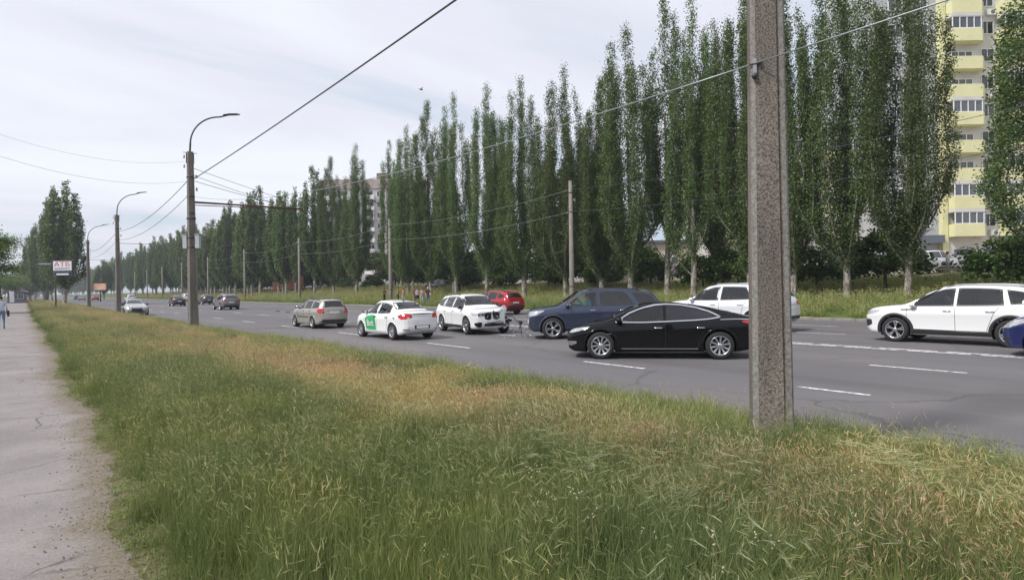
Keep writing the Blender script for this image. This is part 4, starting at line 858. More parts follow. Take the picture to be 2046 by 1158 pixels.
# red billboard far down the road
p = ground(201, 602, .0); Zb = p.dot(_F); bb = empty('billboard', p, RZ); k_ = Zb / FPX; b_ = MB(); b_.tube([(0, 0, -.2), (0, 0, 4.2)], .16, 8); b_.build('post', M_dark, bb); b_ = MB(); z0 = at_depth(201, 579, Zb).z; z1 = at_depth(201, 566, Zb).z; b_.box((0, -.1, (z0 + z1) / 2), (24 * k_, .3, z1 - z0)); bp_ = b_.build('panel', mat('billboard_print', (.62, .17, .09), .6, var=(.45, .5), col2=(.75, .55, .42)), bb); tag(bb, 'red and white billboard on a post far down the road', 'billboard')
# ================================================================== vehicles
M_tyre = mat('tyre_rubber', (.018, .018, .019), .85, bump=(60, .2)); M_rim = mat('alloy_silver', (.50, .51, .53), .28, .9); M_rimd = mat('alloy_dark', (.05, .05, .055), .3, .7); M_trim = mat('black_plastic', (.022, .022, .024), .55); M_gloss = mat('gloss_black', (.008, .008, .009), .12)
M_chrome = mat('chrome', (.72, .73, .75), .12, 1.0); M_lens = mat('lamp_lens', (.62, .64, .66), .08, .35, .8, var=(14, .55)); M_redl = mat('tail_lens', (.40, .008, .012), .12, spec=.7); M_plate = mat('number_plate', (.68, .69, .68), .5); M_seat = mat('seat_cloth', (.035, .034, .036), .9); M_liner = mat('arch_liner', (.010, .010, .010), .95); M_seam = mat('door_gap', (.006, .006, .006), .9); M_amber = mat('amber_lens', (.55, .18, .02), .2)
G_tint = glass('glass_clear', (.86, .91, .89), .95); G_dark = glass('glass_privacy', (.30, .32, .36), .45); G_far = mat('glass_far', (.022, .026, .030), .05, spec=1.0)

def smooth_prof(pts, win=.14):
    xs = np.array([p[0] for p in pts], float); zs = np.array([p[1] for p in pts], float)
    if xs[0] > xs[-1]: xs, zs = xs[::-1], zs[::-1]
    g = np.arange(xs[0], xs[-1] + .005, .01); v = np.interp(g, xs, zs); k = max(1, int(win / .01)) | 1
    ker = np.hanning(k + 2)[1:-1]; ker /= ker.sum(); pad = k // 2
    # reflect about end points so that the ends keep position and slope
    left = 2 * v[0] - v[1:pad + 1][::-1]; right = 2 * v[-1] - v[-pad - 1:-1][::-1]
    v = np.convolve(np.concatenate([left, v, right]), ker, 'valid') if pad else v
    return lambda x: np.interp(x, g, v)
SIDEP = [(0, .90), (.05, .945), (.12, .966), (.20, .962), (.40, .968), (.64, .984), (.76, 1.0), (.81, .997), (.90, .975), (1, .940)]
def shell(p, step=.04):
    top_, belt_, low_ = smooth_prof(p['top'], p.get('win', .14)), smooth_prof(p['belt'], .2), smooth_prof(p['low'], .12); plan_ = smooth_prof(p['plan'], .10)
    xr, xf = p['top'][0][0], p['top'][-1][0]; n = int((xf - xr) / step); e_ = [.0, .008, .02, .035, .055, .08] if step < .06 else [0, .03]
    xs = np.unique(np.round(np.concatenate([np.linspace(xr, xf, n), xr + np.array(e_), xf - np.array(e_)]), 4)); W = p['W']; nose, tail = p.get('nose', [(0, 0), (3, 0)]), p.get('tail', [(0, 0), (3, 0)]); bow = p.get('bow', .10)
    nlow, ns, na, nr = (15, 10, 5, 6) if step < .06 else (7, 4, 2, 3); sp = smooth_prof([(a, b) for a, b in SIDEP], .05); rows = []
    for x in xs:
        zl, zb, zt, w_ = float(low_(x)), float(belt_(x)), float(top_(x)), W * float(plan_(x)); zt = max(zt, zb + .015); pts = [(0, zl), (w_ * .45, zl), (w_ * .82, zl)]
        for f in np.linspace(0, 1, nlow): pts.append((w_ * float(sp(f)), zl + .0 + f * (zb - zl)))
        ys = w_ * float(sp(1)); g = zt - zb; s = min(1, max(0, (g - .06) / .40)); s = s * s * (3 - 2 * s); yr = ys * .93 * (1 - s) + w_ * p['roofw'] * s; r = min(.085, .5 * g); r2 = .15 * s + .30 * w_ * (1 - s); cr_ = .04 * s + .25 * g * (1 - s)
        z1 = zt - r - cr_ * .5
        for k in range(1, ns + 1): t = k / ns; pts.append((ys + (yr - ys) * t + .022 * s * math.sin(math.pi * t), zb + (z1 - zb) * t))
        ze = zt - cr_ * .55
        for k in range(1, na + 1): a = k / na * math.pi / 2; pts.append((yr - r2 * (1 - math.cos(a)), z1 + (ze - z1) * math.sin(a)))
        y2 = yr - r2
        for k in range(1, nr + 1): t = k / nr; pts.append((y2 * (1 - t), zt - (zt - ze) * (1 - t) ** 2))
        bf, br = max(0, 1 - (xf - x) / .55) ** 2, max(0, 1 - (x - xr) / .45) ** 2
        rows.append([(x + bf * (np.interp(z, [q[0] for q in nose], [q[1] for q in nose]) - bow * (y / W) ** 2) + br * (-np.interp(z, [q[0] for q in tail], [q[1] for q in tail]) + p.get('bowr', .06) * (y / W) ** 2), y, z) for (y, z) in pts])
    m = len(rows[0]); V = []; idx = {}
    for i, r_ in enumerate(rows):
        for j, (x, y, z) in enumerate(r_):
            idx[(i, j, 1)] = len(V); V.append((x, y, z))
            if j in (0, m - 1): idx[(i, j, -1)] = idx[(i, j, 1)]
            else: idx[(i, j, -1)] = len(V); V.append((x, -y, z))
    F = []
    for i in range(len(rows) - 1):
        for j in range(m - 1):
            F.append((idx[(i, j, 1)], idx[(i + 1, j, 1)], idx[(i + 1, j + 1, 1)], idx[(i, j + 1, 1)])[::-1]); F.append((idx[(i, j, -1)], idx[(i + 1, j, -1)], idx[(i + 1, j + 1, -1)], idx[(i, j + 1, -1)]))
    for i, fl in ((0, False), (len(rows) - 1, True)):
        for j in range(m - 1):
            f = [idx[(i, j, 1)], idx[(i, j + 1, 1)], idx[(i, j + 1, -1)], idx[(i, j, -1)]]; f = list(dict.fromkeys(f))
            if len(f) > 2: F.append(tuple(f if fl else f[::-1]))
    return V, F, low_, belt_, top_
def inpoly(pt, poly):
    x, y = pt; c = False; n = len(poly); j = n - 1
    for i in range(n):
        xi, yi = poly[i]; xj, yj = poly[j]
        if (yi > y) != (yj > y) and x < (xj - xi) * (y - yi) / (yj - yi) + xi: c = not c
        j = i
    return c
def resample(pts, n):
    P = [Vector(q) for q in pts]; d = [0]
    for a, b in zip(P, P[1:]): d.append(d[-1] + (b - a).length)
    out_ = []
    for k in range(n + 1):
        t = d[-1] * k / n; i = max(i_ for i_ in range(len(d)) if d[i_] <= t + 1e-9); i = min(i, len(P) - 2); f = (t - d[i]) / max(1e-9, d[i + 1] - d[i]); out_.append(P[i].lerp(P[i + 1], min(1, f)))
    return out_
class Car:
    def __init__(s, name, p, colour, label, loc, rz, scale=1.0, fine=True, group=None, glassm=None, rim='ten', rimm=None, seed=1, cat='car', deform=None):
        s.p = p; s.fine = fine; s.root = empty(name, loc, rz); s.root.scale = (scale,) * 3; tag(s.root, label, cat, group); s.paint = colour; s.glass = glassm or G_tint
        s.V, s.F, s.low, s.belt, s.top = shell(p, .04 if fine else .12)
        if deform: s.V = [deform(Vector(v)) for v in s.V]
        s.bvh = BVHTree.FromPolygons([Vector(v) for v in s.V], s.F); s.kill = []; s.R = p['R']; s.wx = (p['wb'] / 2, -p['wb'] / 2); s.Ra = s.R + p.get('gap', .055); s.W = p['W']; s.rimstyle = rim; s.rimm = rimm or M_rim; s.doors = []
    def hit(s, pt, d):
        d = Vector(d).normalized(); o = Vector(pt) - d * 3.2; h = s.bvh.ray_cast(o, d, 6)
        if h[0] is None: h = s.bvh.find_nearest(Vector(pt))
        n = h[1] if h[1].dot(d) < 0 else -h[1]; return h[0], n
    def patch(s, name, up, lo, d, m, off=.006, n=10, mm=4, parent=None, skirt=.012):
        if not s.fine: n, mm, off, skirt = min(n, 8), min(mm, 4), off + .016, skirt + .03
        U_, L_ = resample(up, n), resample(lo, n); V = []; F = []
        for i in range(n + 1):
            for j in range(mm + 1): q, nn_ = s.hit(L_[i].lerp(U_[i], j / mm), d); V.append(q + nn_ * off)
        for i in range(n):
            for j in range(mm): a = i * (mm + 1) + j; F.append((a, a + mm + 1, a + mm + 2, a + 1))
        # skirt
        rim_ = [i * (mm + 1) for i in range(n + 1)] + [n * (mm + 1) + j for j in range(1, mm + 1)] + [i * (mm + 1) + mm for i in range(n - 1, -1, -1)] + [j for j in range(mm - 1, 0, -1)]
        dv = Vector(d).normalized() * skirt; k = len(V)
        nr_ = len(rim_)
        for q in rim_: V.append(V[q].copy())
        for q in rim_: V.append(V[q] + dv)
        for a in range(nr_): b = (a + 1) % nr_; F.append((k + a, k + b, k + nr_ + b, k + nr_ + a))
        me = bpy.data.meshes.new(name); me.from_pydata([tuple(v) for v in V], [], F); me.materials.append(m); me.polygons.foreach_set('use_smooth', [k_ < n * mm for k_ in range(len(F))]); me.update()
        bm = bmesh.new(); bm.from_mesh(me); bm.faces.ensure_lookup_table(); main = bm.faces[:n * mm]
        if sum((f.normal.dot(Vector(d)) for f in main), 0.0) > 0: bmesh.ops.reverse_faces(bm, faces=main)
        bm.to_mesh(me); bm.free(); return link(name, me, parent or s.root)
    def ringstrip(s, name, loop, inner, d, m, off=.009, parent=None):
        """closed band between two loops projected on the body"""
        n = len(loop); V = []
        for a, b in zip(loop, inner):
            for q in (a, b): h, nn_ = s.hit(q, d); V.append(h + nn_ * off)
        F = [(2 * i, 2 * ((i + 1) % n), 2 * ((i + 1) % n) + 1, 2 * i + 1) for i in range(n)]
        me = bpy.data.meshes.new(name); me.from_pydata([tuple(v) for v in V], [], F); me.materials.append(m); me.update(); return link(name, me, parent or s.root)
    def window(s, name, up, lo, d, m=None, seal=None, sw=.93, parent=None, n=10):
        d = Vector(d); ax = 0 if abs(d.y) > .5 else 1
        o = s.patch(name, up, lo, d, (m or s.glass) if s.fine else G_far, .004, n, 5, parent, .006)
        if s.fine:
            lp = resample(up, 14) + resample(lo, 14)[::-1]; c = sum(lp, Vector()) / len(lp); span = min(max(q[ax] for q in lp) - min(q[ax] for q in lp), max(q.z for q in lp) - min(q.z for q in lp)); k = 1 - 2 * .030 / max(.2, span)
            inn = [c + (q - c) * k for q in lp]; s.ringstrip('window_seal', lp, inn, d, seal or M_trim, .008, o); s.kill.append((d, ax, [(q[ax], q.z) for q in [c + (q2 - c) * (k + .015) for q2 in lp]]))
        return o
    def seam(s, pts, d, wd=.011):
        if not s.fine: return
        P = resample(pts, 12); up = []; lo = []
        for i, q in enumerate(P):
            t = (P[min(i + 1, 12)] - P[max(0, i - 1)]).normalized(); nrm = Vector(d).normalized().cross(t) * wd / 2; up.append(q + nrm); lo.append(q - nrm)
        s.patch('door_seam', up, lo, d, M_seam, .0025, 12, 1, None, .002)
    def finish(s):
        p = s.p; kill = set(); door_faces = {k: [] for k in range(len(s.doors))}
        W = s.W
        for fi, f in enumerate(s.F):
            c = sum((Vector(s.V[q]) for q in f), Vector()) / len(f)
            if s.fine:
                nrm = None
                for d, ax, poly in s.kill:
                    if (d.y and c.y * d.y < 0 and abs(c.y) > .3) or (d.x and c.x * d.x < 0):
                        if inpoly((c[ax], c.z), poly):
                            if d.x:
                                a, b, e_ = (Vector(s.V[f[0]]), Vector(s.V[f[1]]), Vector(s.V[f[2]])); nn_ = (b - a).cross(e_ - a).normalized()
                                if nn_.x * d.x > -.15 and not (abs(nn_.x) > .15): continue
                            kill.add(fi)
            for wx_ in s.wx:
                if (c.x - wx_) ** 2 + (c.z - s.R) ** 2 < (s.Ra + .008) ** 2 and abs(c.y) > W * .52: kill.add(fi)
        for fi, f in enumerate(s.F):
            if fi in kill: continue
            c = sum((Vector(s.V[q]) for q in f), Vector()) / len(f)
            for k, (sg_, poly) in enumerate(s.doors):
                if c.y * sg_ > W * .55 and inpoly((c.x, c.z), poly): door_faces[k].append(fi); break
        used = set(kill); 
        for k in door_faces: used |= set(door_faces[k])
        def sub(name, fl, parent):
            mp_ = {}; vs = []; fs = []
            for fi in fl:
                f = []
                for q in s.F[fi]:
                    if q not in mp_: mp_[q] = len(vs); vs.append(tuple(s.V[q]))
                    f.append(mp_[q])
                fs.append(f)
            me = bpy.data.meshes.new(name); me.from_pydata(vs, [], fs); me.polygons.foreach_set('use_smooth', [True] * len(fs)); me.materials.append(s.paint); me.update(); return link(name, me, parent)
        s.body = sub('body', [i for i in range(len(s.F)) if i not in used], s.root); s.door_obj = [sub('door', door_faces[k], s.root) for k in door_faces if door_faces[k]]
        # arches: liner and lip
        lipm = p.get('lip') or s.paint
        for wx_ in s.wx:
            for sg_ in (1, -1):
                a0, a1 = (-25, 205); n = 22 if s.fine else 10; V = []; F = []
                for k in range(n + 1):
                    a = rad(a0 + (a1 - a0) * k / n); x, z = wx_ + (s.Ra + .01) * math.cos(a), s.R + (s.Ra + .01) * math.sin(a); yo = s.hit((x, sg_ * W, max(z, float(s.low(x)) + .03)), (0, -sg_, 0))[0].y
                    V += [(x, yo, z), (x, sg_ * W * .50, z)]
                F = [(2 * k, 2 * k + 2, 2 * k + 3, 2 * k + 1) for k in range(n)]
                k0 = len(V); V.append((wx_, sg_ * W * .50, s.R)); F += [(2 * k + 1, 2 * k + 3, k0) for k in range(n)]
                me = bpy.data.meshes.new('arch_liner'); me.from_pydata(V, [], F); me.materials.append(M_liner); link('arch_liner', me, s.root)
                if s.fine:
                    V = []; F = []; wl = p.get('lipw', .04)
                    angs = [a for a in np.linspace(-22, 202, 27) if s.R + s.Ra * math.sin(rad(a)) > float(s.low(wx_ + s.Ra * math.cos(rad(a)))) + .015]
                    for a in angs:
                        for rr_, of in ((s.Ra - .006, -.012), (s.Ra - .004, .013), (s.Ra + wl, .010), (s.Ra + wl + .006, -.004)):
                            x, z = wx_ + rr_ * math.cos(rad(a)), s.R + rr_ * math.sin(rad(a)); z = max(z, float(s.low(x)) + .012); h, nn_ = s.hit((x, sg_ * W, z), (0, -sg_, 0)); V.append((x, h.y + sg_ * of, z))
                    for k in range(len(angs) - 1):
                        for j in range(3): a = k * 4 + j; F.append((a, a + 4, a + 5, a + 1) if sg_ < 0 else (a, a + 1, a + 5, a + 4))
                    me = bpy.data.meshes.new('arch_lip'); me.from_pydata(V, [], F); me.materials.append(lipm); me.polygons.foreach_set('use_smooth', [True] * len(F)); link('arch_lip', me, s.root)
                s.wheel(wx_, sg_)
        if s.fine:
            zf = p['seat']
            for (x, y, nm) in ((.25, .37, 'seat'), (.25, -.37, 'seat'), (-.75, .37, 'rear_seat'), (-.75, -.37, 'rear_seat')):
                b = MB(); x += p.get('cabx', 0); b.box((x, y, zf + .06), (.5, .48, .14)); b.add([(x - .2, y - .23, zf + .1), (x - .2, y + .23, zf + .1), (x - .06, y + .23, zf + .1), (x - .06, y - .23, zf + .1), (x - .40, y - .19, zf + .66), (x - .40, y + .19, zf + .66), (x - .30, y + .19, zf + .66), (x - .30, y - .19, zf + .66)], [(0, 1, 5, 4), (1, 2, 6, 5), (2, 3, 7, 6), (3, 0, 4, 7), (4, 5, 6, 7)]); b.box((x - .37, y, zf + .78), (.09, .24, .17)); b.build(nm, M_seat, s.root)
            xd = p['cowl'] - .28; b = MB(); b.box((xd, 0, float(s.belt(xd)) - .07), (.38, W * 1.55, .17)); b.build('dashboard', M_seat, s.root)
            b = MB(); b.tube([(xd - .30 + .05 * math.cos(a) * 1, .37 + .18 * math.sin(a), float(s.belt(xd)) - .02 + .17 * math.cos(a)) for a in np.linspace(0, 6.283, 15)], .016, 5, cap=False); b.build('steering_wheel', M_trim, s.root)
        return s.root
    def wheel(s, x, sg_, turn=0., camber=0.):
        R = s.R; key = ('wheel', R, s.rimstyle, s.rimm.name, s.fine)
        if key not in Car.cache:
            rr_ = R * s.p.get('rimf', .70); hw = .115; n = 36 if s.fine else 16; b = MB()
            b.lathe([(rr_, -hw), (rr_ + .02, -hw - .008), (R - .035, -hw - .004), (R - .008, -hw + .022), (R, -hw + .05), (R, hw - .05), (R - .008, hw - .022), (R - .035, hw + .004), (rr_ + .02, hw + .008), (rr_, hw), (rr_ - .012, hw - .02)], n, 'y'); ty = b.mesh('tyre', [M_tyre])
            b = MB(); b.lathe([(rr_ - .012, .10), (rr_ + .004, .113), (rr_ - .004, .118), (rr_ - .022, .108), (rr_ - .03, .06), (rr_ - .04, -.05)], n, 'y', mi=0); b.lathe([(rr_ - .03, -.02), (.05, -.03), (0, -.03)], n if s.fine else 10, 'y', mi=1)
            st = s.rimstyle; ns = {'ten': 10, 'five': 5, 'multi': 12, 'steel': 7, 'y5': 5}[st]
            for k in range(ns):
                a0 = 2 * math.pi * k / ns
                for off_ in ((0,) if st in ('ten', 'multi', 'steel') else (-.17, .17)):
                    w0, w1 = {'ten': (.030, .052), 'five': (.026, .040), 'multi': (.022, .034), 'steel': (.05, .075), 'y5': (.03, .032)}[st]; vs = []
                    for (q, ww, yy) in ((.045, w0, .085), (rr_ * .55, (w0 + w1) / 2, .088), (rr_ - .015, w1, .100)):
                        a = a0 + off_ * (q / rr_) * 1.1; ca, sa = math.cos(a), math.sin(a)
                        for (t, dy_) in ((-1, -.03), (-1, 0), (1, 0), (1, -.03)): vs.append((q * ca - t * ww / 2 * sa, yy + dy_, q * sa + t * ww / 2 * ca))
                    b.add(vs, [(i * 4 + j, i * 4 + (j + 1) % 4, i * 4 + 4 + (j + 1) % 4, i * 4 + 4 + j) for i in (0, 1) for j in range(4)], 0)
            b.lathe([(.062, .06), (.062, .092), (.05, .100), (0, .102)], 14, 'y', mi=0)
            Car.cache[key] = (ty, b.mesh('rim', [s.rimm, M_liner]))
        ty, ri = Car.cache[key]; e_ = bpy.data.objects.new('wheel', None); COL.objects.link(e_); e_.empty_display_size = .1; e_.parent = s.root; e_.location = (x, sg_ * (s.W - .125), R); e_.rotation_euler = (0, random.uniform(0, 6.28), turn + (0 if sg_ > 0 else math.pi)); e_.rotation_mode = 'XYZ'
        link('tyre', ty, e_); link('rim', ri, e_); return e_
    def mirror_part(s, x, z, m=None, out_=.13):
        for sg_ in (1, -1):
            q, nn_ = s.hit((x, sg_ * s.W, z), (0, -sg_, 0)); b = MB(); b.ball((x + .02, q.y + sg_ * out_, z + .02), (.085, .115, .072), 12, 8); o = b.build('door_mirror', m or s.paint, s.root)
            b = MB(); b.tube([(x + .02, q.y - sg_ * .02, z - .05), (x + .02, q.y + sg_ * (out_ - .03), z - .03)], .022, 6); b.build('mirror_stalk', M_trim, o); b = MB(); b.ball((x - .055, q.y + sg_ * out_, z + .02), (.018, .095, .058), 10, 6); b.build('mirror_glass', M_chrome, o)
    def handle(s, xs_, z, m=None):
        for sg_ in (1, -1):
            for x in xs_: q, nn_ = s.hit((x, sg_ * s.W, z), (0, -sg_, 0)); b = MB(); b.tube([(x - .10, q.y + sg_ * .005, z), (x - .085, q.y + sg_ * .028, z + .002), (x + .085, q.y + sg_ * .028, z + .004), (x + .10, q.y + sg_ * .005, z + .004)], .014, 6); b.build('door_handle', m or s.paint, s.root)
    def both(s, name, up, lo, m, off=.006, n=10, mm=3, skirt=.012):
        for sg_ in (1, -1): s.patch(name, [(a, sg_ * s.W, z) for a, z in up], [(a, sg_ * s.W, z) for a, z in lo], (0, -sg_, 0), m, off, n, mm, None, skirt)
    def sidewin(s, up, lo, m=None, seal=None):
        for sg_ in (1, -1): s.window('side_window', [(a, sg_ * s.W, z) for a, z in up], [(a, sg_ * s.W, z) for a, z in lo], (0, -sg_, 0), m, seal)
    def screen(s, yl, zl, yu, zu, rear=False, m=None, bulge=.03):
        x = -3 if rear else 3; d = (1, 0, 0) if rear else (-1, 0, 0); T = (-1, -.5, 0, .5, 1)
        s.window('rear_window' if rear else 'windscreen', [(x, t * yu, zu + bulge * (1 - t * t)) for t in T], [(x, t * yl, zl + bulge * (1 - t * t)) for t in T], d, m)
    def fr(s, name, up, lo, m, rear=False, off=.006, n=8, mm=3, sym=False, skirt=.015):
        x = -3 if rear else 3; d = (1, 0, 0) if rear else (-1, 0, 0); r_ = []
        for sg_ in ((1, -1) if sym else (1,)): r_.append(s.patch(name, [(x, sg_ * a, z) for a, z in up], [(x, sg_ * a, z) for a, z in lo], d, m, off, n, mm, None, skirt))
        return r_
    def corner(s, name, up, lo, m, rear=False, off=.007, n=10, mm=3, k=.75):
        """lamp wrapped round a corner: points (x,y,z) on the +y side"""
        r_ = []
        for sg_ in (1, -1): r_.append(s.patch(name, [(x, sg_ * y, z) for x, y, z in up], [(x, sg_ * y, z) for x, y, z in lo], ((k if rear else -k), -sg_ * (1 - k * .45), 0), m, off, n, mm, None, .02))
        return r_
    def plate(s, rear, z, y=0., w_=.52, h=.112, tilt=0.):
        d = (1, 0, 0) if rear else (-1, 0, 0); q, nn_ = s.hit((-3 if rear else 3, y, z), d); b = MB(); b.box((q.x + (-.012 if rear else .012), y, z), (.014, w_, h)); b.build('number_plate', M_plate, s.root)
    def rails(s, x0, x1, y, m=None, h=.045):
        for sg_ in (1, -1):
            pts = []
            for t in np.linspace(0, 1, 9): x = x0 + (x1 - x0) * t; q, _n = s.hit((x, sg_ * y, 3), (0, 0, -1)); pts.append((x, sg_ * y, q.z + (h if 0 < t < 1 else -.01)))
            b = MB(); b.tube(pts, .017, 6); b.build('roof_rail', m or M_trim, s.root)
    def fin(s, x, m=None): q, _n = s.hit((x, 0, 3), (0, 0, -1)); b = MB(); b.add([(x - .12, -.025, q.z - .02), (x - .12, .025, q.z - .02), (x + .08, 0, q.z - .02), (x - .10, 0, q.z + .075), (x - .05, 0, q.z + .07)], [(0, 1, 3), (1, 2, 4, 3), (2, 0, 3, 4)]); b.build('roof_fin', m or s.paint, s.root)
Car.cache = {}

PL_SEDAN = lambda xr, xf: [(xr, .74), (xr + .10, .86), (xr + .35, .945), (xr + .9, .995), (0, 1.0), (xf - 1.1, .985), (xf - .5, .93), (xf - .22, .84), (xf - .07, .72), (xf, .62)]
PL_SUV = lambda xr, xf: [(xr, .80), (xr + .08, .89), (xr + .30, .955), (xr + .8, .995), (0, 1.0), (xf - 1.0, .99), (xf - .45, .965), (xf - .2, .915), (xf - .07, .84), (xf, .76)]
NOSE = [(.2, -.06), (.45, .0), (.62, .0), (.8, -.05), (1.0, -.12), (1.2, -.2)]
SPEC = {}
SPEC['liftback'] = dict(wb=2.96, R=.352, W=.975, roofw=.60, win=.22, seat=.42, cowl=1.25, top=[(-2.56, .90), (-2.50, 1.0), (-2.3, 1.06), (-1.8, 1.17), (-1.2, 1.31), (-.5, 1.42), (0, 1.445), (.35, 1.42), (.7, 1.32), (1.1, 1.12), (1.35, 1.0), (1.7, .945), (2.05, .86), (2.28, .76), (2.41, .64)],
  belt=[(-2.56, .86), (-2.2, 1.0), (-1.5, .99), (-.8, .955), (0, .93), (.9, .90), (1.4, .88), (1.9, .80), (2.2, .70), (2.41, .58)], low=[(-2.56, .40), (-2.35, .27), (-1.95, .20), (1.9, .18), (2.25, .19), (2.41, .25)], plan=PL_SEDAN(-2.56, 2.41), nose=NOSE, tail=[(.2, -.12), (.5, 0), (.8, -.02), (1.1, -.06)])
SPEC['suv_a'] = dict(wb=2.995, R=.385, W=.975, roofw=.66, seat=.62, cowl=1.22, lipw=.05, top=[(-2.55, 1.0), (-2.50, 1.14), (-2.40, 1.32), (-2.2, 1.56), (-2.02, 1.68), (-1.4, 1.75), (-.5, 1.785), (.1, 1.775), (.45, 1.70), (.95, 1.37), (1.28, 1.18), (1.7, 1.14), (2.1, 1.09), (2.27, 1.04), (2.37, .97)],
  belt=[(-2.55, .96), (-2.3, 1.13), (-1.5, 1.14), (0, 1.12), (1.0, 1.09), (1.5, 1.07), (2.0, 1.01), (2.37, .93)], low=[(-2.55, .46), (-2.35, .34), (-2.0, .28), (2.0, .27), (2.25, .28), (2.37, .34)], plan=PL_SUV(-2.55, 2.37), nose=[(.2, -.08), (.45, 0), (.8, 0), (1.0, -.03), (1.2, -.10)], tail=[(.3, -.06), (.6, 0), (1.0, -.03), (1.3, -.02), (1.8, 0)])
SPEC['suv_b'] = dict(wb=2.815, R=.37, W=.95, roofw=.66, seat=.60, cowl=1.22, lip=M_trim, lipw=.075, top=[(-2.47, .97), (-2.42, 1.12), (-2.3, 1.36), (-2.1, 1.54), (-1.8, 1.63), (-1.0, 1.69), (-.2, 1.70), (.2, 1.665), (.6, 1.50), (1.0, 1.26), (1.25, 1.13), (1.7, 1.09), (2.1, 1.03), (2.25, .985), (2.34, .92)],
  belt=[(-2.47, .93), (-2.2, 1.09), (-1.5, 1.08), (0, 1.055), (1.0, 1.04), (1.5, 1.02), (2.0, .96), (2.34, .88)], low=[(-2.47, .46), (-2.25, .32), (-1.9, .25), (1.9, .24), (2.2, .26), (2.34, .32)], plan=PL_SUV(-2.47, 2.34), nose=[(.2, -.10), (.45, 0), (.75, 0), (.95, -.05), (1.2, -.14)], tail=[(.3, -.08), (.6, 0), (1.0, -.03), (1.3, -.02), (1.8, 0)])
SPEC['suv_c'] = dict(wb=2.864, R=.37, W=.945, roofw=.66, seat=.60, cowl=1.15, lipw=.045, top=[(-2.46, .97), (-2.4, 1.14), (-2.25, 1.38), (-2.05, 1.55), (-1.7, 1.63), (-.8, 1.67), (-.1, 1.68), (.3, 1.62), (.65, 1.45), (1.0, 1.23), (1.2, 1.13), (1.7, 1.09), (2.0, 1.05), (2.16, 1.01), (2.25, .95)],
  belt=[(-2.46, .93), (-2.2, 1.08), (-1.5, 1.08), (0, 1.06), (1.0, 1.04), (1.5, 1.02), (2.0, .97), (2.25, .91)], low=[(-2.46, .44), (-2.25, .31), (-1.9, .25), (1.9, .24), (2.15, .25), (2.25, .31)], plan=PL_SUV(-2.46, 2.25), nose=[(.2, -.08), (.45, .0), (.7, .02), (.9, -.02), (1.2, -.1)], tail=[(.3, -.06), (.6, 0), (1.0, -.03), (1.8, 0)])
SPEC['sedan'] = dict(wb=2.63, R=.315, W=.865, roofw=.66, rimf=.64, seat=.46, cowl=1.12, lipw=.03, top=[(-2.21, .90), (-2.18, 1.03), (-2.1, 1.08), (-1.75, 1.10), (-1.5, 1.14), (-1.1, 1.35), (-.8, 1.46), (-.2, 1.52), (.2, 1.51), (.5, 1.42), (.9, 1.18), (1.15, 1.04), (1.6, .98), (1.95, .88), (2.08, .78), (2.14, .68)],
  belt=[(-2.21, .87), (-1.9, 1.0), (-1, .98), (0, .95), (1, .93), (1.5, .90), (1.9, .80), (2.14, .64)], low=[(-2.21, .38), (-2.0, .26), (-1.7, .20), (1.7, .20), (2.0, .20), (2.14, .26)], plan=PL_SEDAN(-2.21, 2.14), nose=NOSE, tail=[(.2, -.08), (.5, 0), (.9, -.02), (1.2, 0)], bow=.08)
SPEC['wagon'] = dict(wb=2.45, R=.305, W=.83, roofw=.68, rimf=.66, seat=.46, cowl=1.0, lipw=.03, top=[(-2.2, .92), (-2.15, 1.08), (-2.05, 1.28), (-1.93, 1.42), (-1.6, 1.47), (-.5, 1.50), (0, 1.49), (.35, 1.42), (.8, 1.16), (1.0, 1.05), (1.4, 1.0), (1.8, .90), (1.98, .78), (2.05, .66)],
  belt=[(-2.2, .88), (-1.9, 1.0), (-1, .98), (0, .955), (1, .94), (1.4, .92), (1.8, .82), (2.05, .63)], low=[(-2.2, .38), (-2.0, .27), (-1.7, .2), (1.6, .2), (1.95, .2), (2.05, .26)], plan=[(-2.2, .82), (-2.12, .90), (-1.9, .955), (-1.4, .99)] + PL_SEDAN(-2.2, 2.05)[4:], nose=NOSE, tail=[(.2, -.06), (.5, 0), (.95, -.03), (1.5, 0)], bow=.08)
SPEC['coupe'] = dict(wb=2.78, R=.335, W=.92, roofw=.62, seat=.38, cowl=1.15, lipw=.03, top=[(-2.35, .86), (-2.3, .97), (-2.1, 1.02), (-1.6, 1.10), (-1.0, 1.27), (-.3, 1.37), (.1, 1.37), (.5, 1.27), (1.0, 1.03), (1.25, .94), (1.7, .88), (2.05, .79), (2.2, .72), (2.29, .64)],
  belt=[(-2.35, .83), (-2.0, .94), (-1, .90), (0, .87), (1, .85), (1.5, .82), (2.0, .73), (2.29, .60)], low=[(-2.35, .36), (-2.1, .24), (-1.8, .17), (1.8, .16), (2.15, .17), (2.29, .22)], plan=PL_SEDAN(-2.35, 2.29), nose=NOSE, tail=[(.2, -.08), (.5, 0), (.9, -.02), (1.2, 0)])
